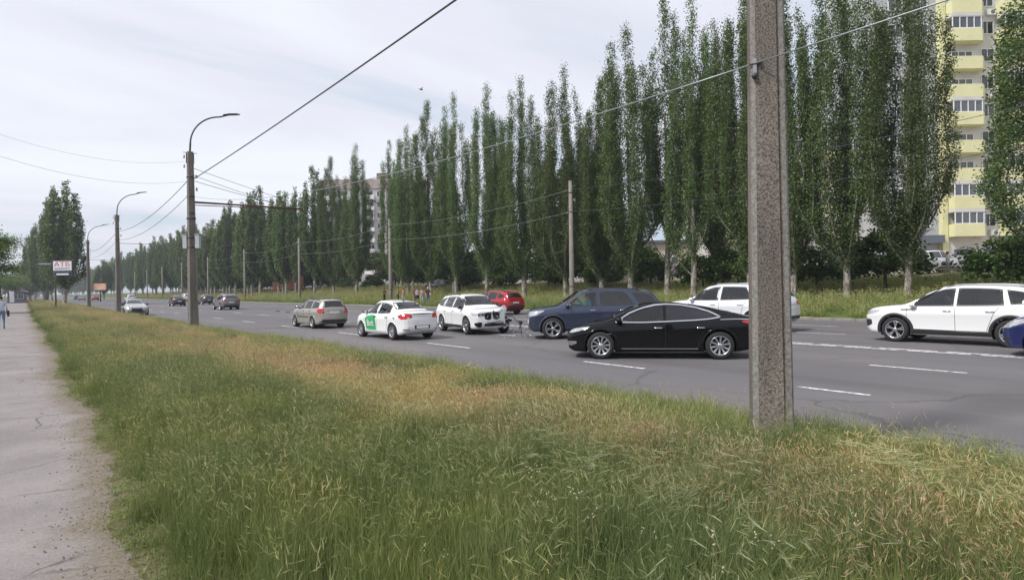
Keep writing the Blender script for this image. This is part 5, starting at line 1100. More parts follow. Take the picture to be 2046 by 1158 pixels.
WIN = {
 'liftback': ([[(1.02, .965), (.72, 1.15), (.42, 1.275), (.1, 1.345), (-.12, 1.36)], [(1.05, .945), (.72, .945), (.42, .945), (.1, .955), (-.12, .96)]], [[(-.18, 1.362), (-.55, 1.345), (-.95, 1.27), (-1.25, 1.18), (-1.45, 1.085)], [(-.18, .962), (-.55, .975), (-.95, .995), (-1.25, 1.02), (-1.47, 1.06)]]),
 'suv_a': ([[(1.02, 1.17), (.75, 1.36), (.48, 1.53), (.18, 1.645), (-.12, 1.665)], [(1.05, 1.145), (.75, 1.15), (.48, 1.15), (.18, 1.155), (-.12, 1.16)]], [[(-.20, 1.668), (-.55, 1.665), (-.9, 1.655), (-1.12, 1.645)], [(-.20, 1.162), (-.6, 1.17), (-1.0, 1.18), (-1.42, 1.195)]], [[(-1.33, 1.628), (-1.65, 1.595), (-1.9, 1.545), (-2.08, 1.48)], [(-1.60, 1.215), (-1.78, 1.215), (-1.98, 1.225), (-2.22, 1.25)]]),
 'suv_b': ([[(.98, 1.12), (.68, 1.33), (.40, 1.49), (.15, 1.575), (-.1, 1.595)], [(1.02, 1.085), (.68, 1.085), (.40, 1.09), (.15, 1.095), (-.1, 1.10)]], [[(-.17, 1.597), (-.55, 1.595), (-.9, 1.578), (-1.18, 1.555)], [(-.17, 1.10), (-.55, 1.105), (-.9, 1.115), (-1.26, 1.13)]], [[(-1.27, 1.545), (-1.55, 1.50), (-1.8, 1.44), (-2.02, 1.36)], [(-1.40, 1.145), (-1.6, 1.16), (-1.8, 1.185), (-2.06, 1.25)]]),
 'suv_c': ([[(.94, 1.12), (.66, 1.31), (.40, 1.46), (.1, 1.555), (-.12, 1.57)], [(.98, 1.09), (.66, 1.09), (.40, 1.095), (.1, 1.10), (-.12, 1.105)]], [[(-.19, 1.572), (-.55, 1.57), (-.9, 1.555), (-1.15, 1.535)], [(-.19, 1.105), (-.55, 1.11), (-.9, 1.12), (-1.2, 1.13)]], [[(-1.23, 1.53), (-1.5, 1.49), (-1.75, 1.43), (-1.95, 1.35)], [(-1.29, 1.135), (-1.5, 1.145), (-1.75, 1.16), (-2.03, 1.24)]]),
 'sedan': ([[(.90, 1.03), (.66, 1.19), (.44, 1.32), (.2, 1.395), (-.05, 1.415)], [(.94, .985), (.66, .985), (.44, .985), (.2, .99), (-.05, .995)]], [[(-.12, 1.415), (-.45, 1.40), (-.75, 1.365), (-.98, 1.30)], [(-.12, .995), (-.5, 1.0), (-.85, 1.01), (-1.12, 1.03)]]),
 'wagon': ([[(.78, 1.04), (.56, 1.19), (.36, 1.31), (.15, 1.385), (-.06, 1.395)], [(.82, 1.0), (.56, 1.0), (.36, 1.0), (.15, 1.005), (-.06, 1.005)]], [[(-.13, 1.396), (-.45, 1.393), (-.75, 1.385), (-.98, 1.375)], [(-.13, 1.005), (-.45, 1.01), (-.75, 1.015), (-1.02, 1.02)]], [[(-1.10, 1.368), (-1.35, 1.35), (-1.6, 1.32), (-1.78, 1.28)], [(-1.12, 1.025), (-1.35, 1.03), (-1.6, 1.04), (-1.88, 1.06)]]),
 'coupe': ([[(.92, .96), (.68, 1.10), (.45, 1.20), (.1, 1.275), (-.2, 1.285)], [(.98, .91), (.68, .905), (.45, .905), (.1, .91), (-.2, .915)]], [[(-.28, 1.285), (-.6, 1.25), (-.95, 1.17), (-1.25, 1.05)], [(-.28, .917), (-.6, .925), (-.95, .94), (-1.3, .985)]]),
}
SCR = {'liftback': (.66, 1.06, .52, 1.345, .62, 1.13, .50, 1.34), 'suv_a': (.76, 1.25, .62, 1.665, .66, 1.27, .60, 1.60), 'suv_b': (.74, 1.19, .60, 1.58, .66, 1.20, .58, 1.50), 'suv_c': (.72, 1.19, .60, 1.56, .66, 1.20, .58, 1.50), 'sedan': (.67, 1.11, .54, 1.41, .64, 1.155, .52, 1.40), 'wagon': (.64, 1.10, .54, 1.40, .58, 1.07, .53, 1.36), 'coupe': (.68, 1.0, .54, 1.275, .62, 1.075, .50, 1.28)}
DOORX = {'liftback': (1.10, -.15, -1.25), 'suv_a': (1.10, -.16, -1.20), 'suv_b': (1.08, -.14, -1.15), 'suv_c': (1.05, -.16, -1.15), 'sedan': (.98, -.09, -1.05), 'wagon': (.88, -.10, -1.02), 'coupe': (1.05, -.24, -1.2)}
def base_car(kind, name, colour, label, loc, rz, side_glass=(None, None, None), seal=None, **kw):
    c = Car(name, SPEC[kind], colour, label, loc, rz, **kw); S_ = SCR[kind]
    for k, (u_, l_) in enumerate(WIN[kind]): c.sidewin(u_, l_, side_glass[min(k, 2)], seal)
    c.screen(*S_[:4]); c.screen(*S_[4:], rear=True, m=side_glass[2])
    a, b, d = DOORX[kind]
    for sg_ in (1, -1):
        zb = lambda x: float(c.belt(x)); zl = lambda x: float(c.low(x)) + .10; W = c.W
        up1 = [(q[0] + .02 if i == 0 else q[0], q[1] + .04) for i, q in enumerate(WIN[kind][0][0])]; up2 = [(q[0], q[1] + .04) for q in WIN[kind][1][0]]
        dw = c.wx[1] + c.Ra + .07
        if c.fine:
            c.doors.append((sg_, [(a, zl(a)), (a, zb(a) - .02)] + up1 + [(b, up1[-1][1]), (b, zl(b))]))
            rear_edge = [(d, zb(d)), (max(d, dw - .12), zb(d) - .18), (max(d, dw) + .02, zl(dw) + .14), (max(d, dw) + .06, zl(dw))]
            c.doors.append((sg_, [(b, zl(b)), (b, up2[0][1])] + up2 + rear_edge))
            for pts in ([(a, zl(a)), (a + .01, (zl(a) + zb(a)) / 2), (a - .0, zb(a) - .02)], [(b, zl(b)), (b, zb(b) - .01)], [(rear_edge[3][0], rear_edge[3][1]), rear_edge[2], rear_edge[1], rear_edge[0]], [(a, zl(a)), (0, zl(0)), (rear_edge[3][0], rear_edge[3][1])]):
                c.seam([(x, sg_ * W, z) for x, z in pts], (0, -sg_, 0))
    return c
# ------------------------------------------------------------------ the cars in the photograph
def view_heading(deg): v = _F * math.cos(rad(deg)) + RH * math.sin(rad(deg)); return math.atan2(v.y, v.x)   # clockwise from the viewing direction
AWAY, TOWARD = rad(90), rad(-90)
def place(kind, px, py, wheel, rz, scale=1.0, z=0.0):
    p = SPEC[kind]; sx_ = p['wb'] / 2 * (1 if wheel[0] == 'f' else -1); sy_ = (p['W'] - .1) * (1 if wheel[1] == 'l' else -1); q = ground(px, py, z); c, s = math.cos(rz), math.sin(rz)
    return (q.x - scale * (sx_ * c - sy_ * s), q.y - scale * (sx_ * s + sy_ * c), z)
P_black = paint('black', (.006, .006, .007)); P_navy = paint('slate_blue', (.030, .042, .078), .35); P_white = paint('white', (.70, .71, .71)); P_white2 = paint('cool_white', (.66, .68, .71)); P_beige = paint('beige_silver', (.36, .34, .30), .45); P_red = paint('red', (.34, .012, .016), .2); P_silver = paint('silver', (.44, .45, .47), .5); P_dkgrey = paint('graphite', (.035, .037, .042), .4); P_blue = paint('royal_blue', (.010, .016, .090), .2); P_grey = paint('mid_grey', (.16, .165, .175), .4)

# --- black liftback
rz = view_heading(-79.5); c = base_car('liftback', 'liftback_car', P_black, 'glossy black liftback with silver ten spoke wheels nearest on the road', place('liftback', 1201, 716.5, 'fl', rz, .97), rz, (G_tint, G_dark, G_dark), M_gloss, scale=.97, rim='ten')
c.both('window_chrome', [(1.10, .955), (.74, 1.185), (.42, 1.315), (.1, 1.385), (-.2, 1.402), (-.55, 1.38), (-.95, 1.305), (-1.27, 1.21), (-1.52, 1.075)], [(1.06, .955), (.72, 1.155), (.41, 1.283), (.1, 1.355), (-.2, 1.372), (-.55, 1.352), (-.95, 1.277), (-1.25, 1.18), (-1.45, 1.078)], M_chrome, .012, 20, 1); c.both('window_chrome', [(1.10, .952), (.4, .948), (-.2, .968), (-.95, 1.0), (-1.25, 1.025), (-1.52, 1.07)], [(1.10, .930), (.4, .925), (-.2, .945), (-.95, .975), (-1.25, 1.0), (-1.48, 1.035)], M_chrome, .012, 20, 1)
c.corner('headlamp', [(2.30, .42, .745), (2.18, .66, .775), (2.0, .80, .81), (1.80, .88, .835)], [(2.36, .42, .665), (2.24, .70, .67), (2.05, .83, .715), (1.80, .885, .80)], M_lens)
c.fr('grille', [(-.38, .62), (0, .645), (.38, .62)], [(-.34, .56), (0, .54), (.34, .56)], M_gloss); c.fr('lower_intake', [(-.62, .40), (0, .41), (.62, .40)], [(-.58, .29), (0, .28), (.58, .29)], M_trim)
c.corner('fog_intake', [(2.36, .50, .44), (2.25, .72, .46), (2.12, .82, .46)], [(2.36, .50, .33), (2.25, .72, .34), (2.12, .82, .40)], M_chrome)
c.corner('tail_lamp', [(-2.5, .42, .965), (-2.38, .72, .985), (-2.2, .86, .98), (-2.05, .92, .955)], [(-2.5, .42, .86), (-2.38, .74, .86), (-2.2, .88, .875), (-2.05, .925, .93)], M_redl, True)
c.both('sill_strip', [(.95, .285), (0, .285), (-.95, .285)], [(.95, .262), (0, .262), (-.95, .262)], M_chrome, .012); c.handle((.02, -1.02), .80, M_chrome); c.mirror_part(.98, .985); c.plate(True, .72); c.fr('bumper_diffuser', [(-.6, .44), (.6, .44)], [(-.55, .36), (.55, .36)], M_trim, True); c.both('side_marker', [(1.32, .66), (1.2, .655)], [(1.32, .645), (1.2, .64)], M_chrome, .008, 4, 1); c.both('belt_strip', [(-1.5, 1.005), (-1.9, 1.015), (-2.25, 1.0)], [(-1.5, .992), (-1.9, 1.0), (-2.25, .985)], M_chrome, .006); c.finish()

# --- slate blue large suv, broadside
rz = view_heading(-91); c = base_car('suv_a', 'suv', P_navy, 'dark slate blue suv standing broadside in the middle of the road', place('suv_a', 1105, 677.5, 'fl', rz, .985), rz, (G_tint, G_dark, G_dark), None, scale=.985, rim='five')
c.corner('headlamp', [(2.30, .46, .955), (2.22, .70, .985), (2.02, .88, 1.02), (1.82, .925, 1.03)], [(2.36, .46, .80), (2.26, .72, .80), (2.05, .89, .86), (1.85, .93, .985)], M_lens)
c.fr('grille', [(-.38, .97), (0, .98), (.38, .97)], [(-.44, .60), (0, .58), (.44, .60)], M_gloss, off=.008); c.fr('grille_bar', [(-.41, .83), (0, .83), (.41, .83)], [(-.41, .77), (0, .77), (.41, .77)], M_chrome, off=.022); c.fr('grille_surround', [(-.50, .66), (-.44, .985), (-.43, .99)], [(-.53, .60), (-.40, .60), (-.39, .97)], M_chrome, off=.02); c.fr('grille_surround', [(.50, .66), (.44, .985), (.43, .99)], [(.53, .60), (.40, .60), (.39, .97)], M_chrome, off=.02)
c.fr('skid_plate', [(-.66, .42), (0, .44), (.66, .42)], [(-.62, .35), (0, .34), (.62, .35)], M_chrome, off=.012); c.corner('bumper_intake', [(2.35, .48, .60), (2.24, .74, .62), (2.1, .86, .62)], [(2.35, .48, .46), (2.24, .74, .46), (2.1, .86, .52)], M_trim)
c.corner('tail_lamp', [(-2.48, .46, 1.13), (-2.40, .72, 1.16), (-2.28, .87, 1.19), (-2.14, .93, 1.20)], [(-2.5, .46, 1.0), (-2.43, .74, 1.0), (-2.3, .90, 1.01), (-2.12, .95, 1.10)], M_redl, True)
c.both('sill_trim', [(1.0, .40), (0, .40), (-1.0, .40)], [(1.0, .31), (0, .31), (-1.0, .31)], M_trim, .010); c.both('sill_strip', [(1.0, .425), (0, .425), (-1.0, .425)], [(1.0, .405), (0, .405), (-1.0, .405)], M_chrome, .012); c.handle((.08, -.98), 1.0, M_chrome); c.mirror_part(.95, 1.17); c.rails(-1.7, .25, .60, M_trim); c.fin(-1.55); c.plate(True, .85); c.plate(False, .58)
slate_suv = c; c.finish()

# --- white suv with black cladding at the right
c = base_car('suv_b', 'suv', P_white, 'white suv with black sills and five spoke wheels driving at the right', place('suv_b', 1790, 682, 'fl', AWAY, 1.0), AWAY, (G_dark, G_dark, G_dark), None, scale=1.0, rim='five')
c.corner('headlamp', [(2.28, .52, .905), (2.18, .70, .93), (2.0, .86, .95), (1.85, .90, .955)], [(2.32, .52, .80), (2.22, .72, .80), (2.05, .87, .825), (1.88, .905, .90)], M_lens); c.corner('headlamp_bezel', [(2.30, .30, .90), (2.26, .52, .905), (2.24, .55, .905)], [(2.34, .30, .80), (2.30, .52, .80), (2.28, .55, .80)], M_gloss, off=.009)
c.fr('grille', [(-.52, .90), (0, .91), (.52, .90)], [(-.50, .70), (0, .68), (.50, .70)], M_gloss); c.fr('lower_intake', [(-.6, .52), (0, .53), (.6, .52)], [(-.55, .34), (0, .33), (.55, .34)], M_trim); c.corner('fog_recess', [(2.27, .66, .66), (2.18, .78, .67), (2.08, .85, .66)], [(2.27, .66, .46), (2.18, .78, .45), (2.08, .86, .52)], M_trim)
c.corner('tail_lamp', [(-2.42, .5, 1.10), (-2.32, .76, 1.12), (-2.15, .88, 1.13)], [(-2.44, .5, .92), (-2.36, .78, .92), (-2.15, .90, .98)], M_redl, True); c.both('sill_trim', [(.98, .40), (0, .395), (-.98, .40)], [(.98, .275), (0, .275), (-.98, .275)], M_trim, .012); c.both('sill_strip', [(.92, .415), (0, .41), (-.92, .415)], [(.92, .385), (0, .38), (-.92, .385)], M_chrome, .018); c.both('fender_vent', [(1.24, .985), (1.05, .99), (.82, 1.0)], [(1.24, .955), (1.05, .96), (.82, .985)], M_gloss, .008, 6, 1); c.handle((.05, -.95), .955, M_chrome); c.mirror_part(.90, 1.10); c.rails(-1.75, .15, .58, M_steel); c.plate(False, .60); c.both('belt_strip', [(1.0, 1.075), (0, 1.09), (-1.35, 1.12)], [(1.0, 1.06), (0, 1.075), (-1.35, 1.105)], M_chrome, .010, 12, 1); c.finish()

# --- white suv behind the near pole
def fit_y(kind, X, target_px, sc_=1.0):
    p = SPEC[kind]; xr = p['top'][0][0] * sc_; lo_, hi = -30., 120.
    for _ in range(50):
        mid = (lo_ + hi) / 2; px = max(proj((X + s * p['W'] * .85 * sc_, mid + xr, .7))[0] for s in (-1, 1))
        if px > target_px: lo_ = mid
        else: hi = mid
    return mid
X = 22.2; c = base_car('suv_a', 'suv', P_white2, 'white suv half hidden behind the near concrete pole', (X, fit_y('suv_a', X, 1601, 1.03), 0), rad(97), (G_tint, G_dark, G_dark), None, rim='multi', scale=1.03)
c.corner('tail_lamp', [(-2.48, .44, 1.10), (-2.40, .72, 1.13), (-2.28, .87, 1.14), (-2.14, .93, 1.13)], [(-2.5, .46, .98), (-2.43, .74, .97), (-2.3, .90, .98), (-2.12, .95, 1.04)], M_redl, True); c.corner('headlamp', [(2.30, .46, .955), (2.22, .70, .985), (2.02, .88, 1.02)], [(2.36, .46, .82), (2.26, .72, .82), (2.05, .89, .90)], M_lens); c.handle((.08, -.98), 1.0); c.mirror_part(.95, 1.17); c.rails(-1.7, .25, .60, M_steel); c.fin(-1.5); c.plate(True, .88); c.fr('bumper_trim', [(-.75, .58), (0, .58), (.75, .58)], [(-.7, .46), (0, .46), (.7, .46)], M_trim, True); c.finish()

# --- damaged white suv facing the camera
rn = random.Random(12)
def crush(v):
    t = min(1, max(0, (v.x - 1.15) / 1.05)) * min(1, max(0, (v.y - .12) / .62)); t = t * t * (3 - 2 * t); n = .5 + .5 * math.sin(15 * v.y + 7 * v.x + 9 * v.z); n2 = math.sin(23 * v.x + 11 * v.y)
    hi = min(1, max(0, (v.z - .80) / .2)); return Vector((v.x - t * (.18 + .10 * n) + .03 * t * n2, v.y - t * .10 * (1 - hi) + .025 * t * n2, v.z + t * hi * (.05 + .12 * n) + .025 * t * n2 * hi))
rz = math.atan2(math.cos(rad(191)), math.sin(rad(191))); c = base_car('suv_c', 'damaged_suv', P_white, 'crashed white suv facing the camera with crumpled bonnet and torn front corner', place('suv_c', 934, 668, 'fr', rz, .95), rz, (G_tint, G_tint, G_tint), M_gloss, scale=.95, rim='five', rimm=M_rim, deform=crush)
for sg_ in (1, -1): c.fr('kidney_grille', [(sg_ * .035, .895), (sg_ * .20, .91), (sg_ * .38, .88)], [(sg_ * .05, .65), (sg_ * .20, .60), (sg_ * .36, .65)], M_gloss, off=.012, mm=5)
for sg_ in (1, -1): c.fr('grille_slat', [(sg_ * .11, .88), (sg_ * .20, .78), (sg_ * .27, .68)], [(sg_ * .13, .88), (sg_ * .22, .78), (sg_ * .29, .68)], M_chrome, off=.022, mm=1)
c.patch('headlamp', [(2.2, -.42, .88), (2.14, -.66, .90), (1.98, -.84, .92), (1.86, -.89, .92)], [(2.24, -.42, .78), (2.18, -.68, .775), (2.02, -.85, .80), (1.88, -.90, .86)], (-.75, .66, 0), M_lens, .008, 10, 3)
for yy in (-.55, -.72): q, nn_ = c.hit((2.3, yy, .83), (-.75, .4, 0)); b = MB(); b.ball(tuple(q + nn_ * .008), .045, 10, 6); b.build('projector', M_gloss, c.root)
c.fr('side_intake', [(-.50, .52), (-.66, .53), (-.80, .50)], [(-.52, .34), (-.66, .32), (-.78, .40)], M_gloss, off=.010); c.fr('centre_intake', [(-.36, .47), (0, .475), (.42, .46), (.6, .43)], [(-.40, .36), (0, .345), (.40, .36), (.58, .37)], M_gloss, off=.010); c.fr('hanging_trim', [(-.30, .53), (0, .50), (.30, .55), (.5, .5)], [(-.30, .505), (0, .47), (.30, .525), (.5, .48)], M_trim, off=.05)
b = MB(); q, nn_ = c.hit((3, 0, .955), (-1, 0, 0)); b.lathe([(0, 0), (.04, 0), (.042, .008), (0, .012)], 14, 'y', (0, 0, 0)); bd = b.build('badge', mat('badge_blue', (.08, .2, .45), .3), c.root); bd.location = q + nn_ * .012; bd.rotation_euler = (0, 0, rad(-90))
c.handle((.03, -.95), .95); c.mirror_part(.90, 1.10, M_gloss); c.rails(-1.7, .15, .58, M_gloss); c.both('sill_trim', [(.98, .38), (0, .38), (-.98, .38)], [(.98, .28), (0, .28), (-.98, .28)], M_trim, .010)
c.corner('tail_lamp', [(-2.42, .5, 1.10), (-2.32, .76, 1.12), (-2.12, .89, 1.10)], [(-2.44, .5, .94), (-2.36, .78, .94), (-2.12, .91, .98)], M_redl, True)
c.F = [f for f in c.F if not (lambda m_: m_.x > 1.62 and m_.y > .46 and m_.z < .80 + .05 * math.sin(m_.y * 31))(sum((Vector(c.V[q]) for q in f), Vector()) / len(f))]
c.finish(); dam = c
for k in range(26):
    b = MB(); x, y, z = rn.uniform(1.55, 1.98), rn.uniform(.42, .80), rn.uniform(.30, .80); a = rn.uniform(0, 3); L_ = rn.uniform(.08, .26)
    if k % 2: b.box((x, y, z), (L_, rn.uniform(.04, .14), rn.uniform(.03, .10)), 0, a, rn.uniform(.5, 1))
    else: b.tube([(x, y, z), (x + rn.uniform(-.1, .12), y + rn.uniform(-.1, .12), z + rn.uniform(-.12, .12)), (x + rn.uniform(-.1, .2), y + rn.uniform(-.1, .15), z + rn.uniform(-.2, .2))], rn.uniform(.012, .03), 6)
    b.build('exposed_part', [M_liner, M_trim, M_steel, M_trim][k % 4], dam.root)
for k in range(5):
    b = MB(); x, y, z = 1.9 + rn.uniform(-.1, .1), .5 + .07 * k, rn.uniform(.36, .80); b.add([(x, y, z), (x + .05, y + .16, z + rn.uniform(-.06, .06)), (x - .02, y + .20, z - .12), (x + .03, y + .05, z - .16)], [(0, 1, 2, 3)]); b.build('torn_panel', P_white if k % 2 else M_trim, dam.root)

# --- white taxi sedan
c = base_car('sedan', 'taxi_sedan', P_white, 'white taxi sedan with a green door sticker seen from behind', place('sedan', 786.5, 679, 'rl', rad(91.5), .95), rad(91.5), (G_tint, G_tint, G_tint), None, scale=.95, rim='steel', rimm=M_steel)
c.corner('tail_lamp', [(-2.14, .44, 1.0), (-2.08, .66, 1.02), (-1.98, .80, 1.0), (-1.78, .855, .93)], [(-2.2, .46, .86), (-2.12, .70, .80), (-2.0, .82, .80), (-1.84, .86, .86)], M_redl, True); c.corner('headlamp', [(2.06, .40, .76), (1.95, .66, .80), (1.75, .80, .84)], [(2.1, .40, .66), (1.98, .68, .66), (1.78, .81, .72)], M_lens)
c.fr('boot_trim', [(-.42, 1.0), (0, 1.005), (.42, 1.0)], [(-.42, .965), (0, .965), (.42, .965)], M_trim, True); c.plate(True, .50); c.fr('plate_recess', [(-.34, .57), (.34, .57)], [(-.32, .42), (.32, .42)], M_trim, True, .004); c.fr('bumper_reflector', [(.55, .42), (.74, .43)], [(.55, .39), (.74, .40)], M_trim, True, .008, sym=True)
c.handle((.06, -.90), .86, M_trim); c.mirror_part(.84, 1.03, M_trim); c.both('fuel_flap', [(-1.42, .86), (-1.54, .86)], [(-1.42, .82), (-1.54, .82)], M_trim, .006, 4, 2); c.fin(-.7, M_trim)
gm = mat('taxi_green', (.02, .30, .10), .45)
for sg_ in (1, -1):
    st = c.patch('door_sticker', [(x, sg_ * c.W, z) for x, z in ((.90, .80), (.66, .90), (.30, .93), (.02, .91))], [(x, sg_ * c.W, z) for x, z in ((.86, .36), (.6, .34), (.3, .34), (-.02, .34))], (0, -sg_, 0), gm, .006, 12, 8)
    tm = text_mesh('Bolt', .36, .002)
    for v in tm.vertices: q, nn_ = c.hit((.44 - sg_ * v.co.x * 1.0, sg_ * c.W, .60 + v.co.y), (0, -sg_, 0)); v.co = Vector((.44 - sg_ * v.co.x, q.y + sg_ * (.013 + v.co.z), .60 + v.co.y))
    tm.materials.append(mat('sticker_white', (.75, .76, .75), .5)); link('lettering', tm, st)
c.finish()

# --- beige wagon
c = base_car('wagon', 'station_wagon', P_beige, 'beige silver station wagon driving away left of the white taxi', place('wagon', 626.5, 656, 'rl', rad(91), .96), rad(91), (G_tint, G_tint, G_dark), None, scale=.96, rim='multi')
c.corner('tail_lamp', [(-2.14, .56, 1.0), (-2.08, .70, 1.02), (-1.98, .78, 1.0), (-1.82, .805, .96)], [(-2.19, .56, .78), (-2.12, .72, .77), (-2.0, .80, .80), (-1.86, .815, .88)], M_redl, True); c.plate(True, .82); c.fr('bumper_trim', [(-.66, .46), (0, .46), (.66, .46)], [(-.62, .34), (0, .33), (.62, .34)], M_trim, True); c.fr('tailgate_strip', [(-.40, .92), (.40, .92)], [(-.40, .895), (.40, .895)], M_chrome, True)
c.handle((.02, -.86), .90); c.mirror_part(.74, 1.05, M_trim); c.rails(-1.75, .1, .54, M_trim, .04); c.both('rub_strip', [(.86, .60), (0, .60), (-.70, .60)], [(.86, .555), (0, .555), (-.70, .555)], M_trim, .008); c.fin(-1.5, M_trim); c.finish()

# --- red suv
c = base_car('suv_b', 'suv', P_red, 'red suv seen from behind next to the crashed white suv', place('suv_b', 1033, 627, 'rr', rad(89), .95), rad(89), (G_tint, G_dark, G_dark), None, scale=.95, rim='multi')
c.corner('tail_lamp', [(-2.42, .40, 1.08), (-2.33, .74, 1.12), (-2.15, .88, 1.13)], [(-2.44, .40, .98), (-2.36, .78, .95), (-2.15, .90, 1.0)], M_redl, True); c.fr('bumper_trim', [(-.80, .66), (0, .67), (.80, .66)], [(-.74, .40), (0, .39), (.74, .40)], M_trim, True, .012); c.plate(True, .86); c.fr('tailgate_strip', [(-.72, .70), (0, .71), (.72, .70)], [(-.72, .675), (0, .685), (.72, .675)], M_chrome, True, .016); c.mirror_part(.90, 1.10, M_trim); c.handle((.05, -.95), .955); c.rails(-1.75, .15, .58, M_steel); c.finish()

# --- simple detail for the distant ones
def far_car(kind, colour, label, loc, rz, scale=1.0, name=None, group=None):
    c = base_car(kind, name or ('suv' if kind.startswith('suv') else ('sedan_car' if kind in ('sedan', 'coupe') else 'station_wagon')), colour, label, loc, rz, scale=scale, fine=False, group=group, rim='multi'); p = SPEC[kind]; xr, xf = p['top'][0][0], p['top'][-1][0]; zb = p['belt'][1][1]; W = p['W']; zn = p['belt'][-2][1]
    c.corner('tail_lamp', [(xr + .06, W * .5, zb - .0), (xr + .16, W * .8, zb), (xr + .34, W * .93, zb)], [(xr + .04, W * .5, zb - .14), (xr + .14, W * .82, zb - .15), (xr + .34, W * .94, zb - .12)], M_redl, True); c.corner('headlamp', [(xf - .08, W * .45, zn), (xf - .18, W * .74, zn + .02), (xf - .42, W * .92, zn + .06)], [(xf - .05, W * .45, zn - .11), (xf - .16, W * .76, zn - .11), (xf - .42, W * .93, zn - .03)], M_lens)
    c.fr('grille', [(-.42, zn - .04), (0, zn - .03), (.42, zn - .04)], [(-.36, zn - .30), (0, zn - .31), (.36, zn - .30)], M_gloss); c.plate(True, zb - .28); c.plate(False, zn - .20); c.fr('bumper_trim', [(-.7, .52), (0, .52), (.7, .52)], [(-.66, .36), (0, .36), (.66, .36)], M_trim, True); c.fr('lower_intake', [(-.66, .42), (0, .43), (.66, .42)], [(-.62, .28), (0, .27), (.62, .28)], M_trim); c.mirror_part(p['cowl'] - .25, float(c.belt(p['cowl'] - .25)) + .07, M_trim); c.finish(); return c
far_car('coupe', P_silver, 'silver sedan coming towards the camera on the near side', place('coupe', 294, 629.5, 'fl', TOWARD), TOWARD)
far_car('sedan', P_dkgrey, 'dark sedan driving away just left of the boxed lamp post', place('sedan', 345, 611.5, 'rl', AWAY), AWAY, .98)
far_car('suv_c', P_white2, 'pale suv mostly hidden behind the boxed lamp post', place('suv_c', 365, 603.5, 'rl', AWAY), AWAY)
far_car('suv_c', P_dkgrey, 'dark suv driving away just right of the boxed lamp post', place('suv_c', 404, 608.5, 'rl', AWAY), AWAY, .92)
far_car('suv_b', P_grey, 'grey suv driving away, rightmost of the distant row', place('suv_b', 441, 619, 'rl', AWAY), AWAY, .98)
far_car('suv_c', P_white, 'small white suv behind the silver oncoming sedan', place('suv_c', 253, 604.5, 'rl', AWAY), AWAY)
far_car('suv_b', P_white2, 'tiny white suv far down the road left of the farthest lamp post', place('suv_b', 158, 599.6, 'rl', AWAY), AWAY); far_car('sedan', P_red, 'tiny red car far down the road right of the farthest lamp post', place('sedan', 185, 599.8, 'rl', AWAY), AWAY); far_car('suv_c', P_grey, 'tiny grey van like car at the far left end of the road', place('suv_c', 149, 598.6, 'rl', AWAY), AWAY)
# blue car cut by the right edge
X = 19.25; y_ = ground(2001, 690, .3).y
def nose_fit(kind, X, target):
    p = SPEC[kind]; xf = p['top'][-1][0]; lo_, hi = -20., 30.
    for _ in range(50):
        mid = (lo_ + hi) / 2; px = min(proj((X + s * p['W'] * .6, mid + xf, .5))[0] for s in (-1, 1))
        if px > target: lo_ = mid
        else: hi = mid
    return mid
c = base_car('sedan', 'sedan_car', P_blue, 'royal blue car entering at the right edge, only its nose showing', (X, nose_fit('sedan', X, 2001), 0), AWAY, (G_tint, G_tint, G_tint), None, rim='five')
c.corner('headlamp', [(2.04, .40, .79), (1.92, .66, .85), (1.62, .82, .91)], [(2.1, .40, .66), (1.98, .68, .66), (1.66, .83, .80)], M_lens); c.corner('fog_recess', [(2.08, .5, .42), (1.98, .68, .43)], [(2.08, .5, .30), (1.98, .68, .30)], M_trim); c.fr('grille', [(-.4, .66), (.4, .66)], [(-.36, .5), (.36, .5)], M_gloss); c.mirror_part(.84, 1.03); c.handle((.06, -.9), .86); c.finish()
# parked cars across the road
def parked(kind, px, X, rz, colour, label, scale=1.0):
    p = at_x(px, 560, X); return far_car(kind, colour, label, (X, p.y, gz(X) + .01), rz, scale, group='cars parked across the road')
parked('suv_c', 1866, 54.5, rad(-25), P_white2, 'white suv parked in front of the tower, pale trunk at its left'); parked('sedan', 1938, 53.5, rad(160), P_silver, 'silver sedan parked in front of the tower beside the round shrub', 1.05); parked('wagon', 1922, 60, rad(185), P_beige, 'pale hatchback parked behind the silver sedan')
parked('suv_a', 876, 41.5, rad(200), P_grey, 'grey suv parked on the bank beside the bystanders', .92); parked('sedan', 738, 50, rad(20), P_white, 'white car parked below the grey apartment block'); parked('suv_c', 770, 53, rad(200), P_white2, 'pale suv parked behind the post with the bent lamp arm'); parked('suv_b', 1328, 56, rad(80), P_grey, 'grey suv parked behind the shrubs in the middle'); parked('wagon', 905, 54, rad(30), P_white, 'white car parked behind the poplars above the crashed suv')
parked('wagon', 515, 47, rad(90), P_white2, 'white hatchback parked left of the orange truck')

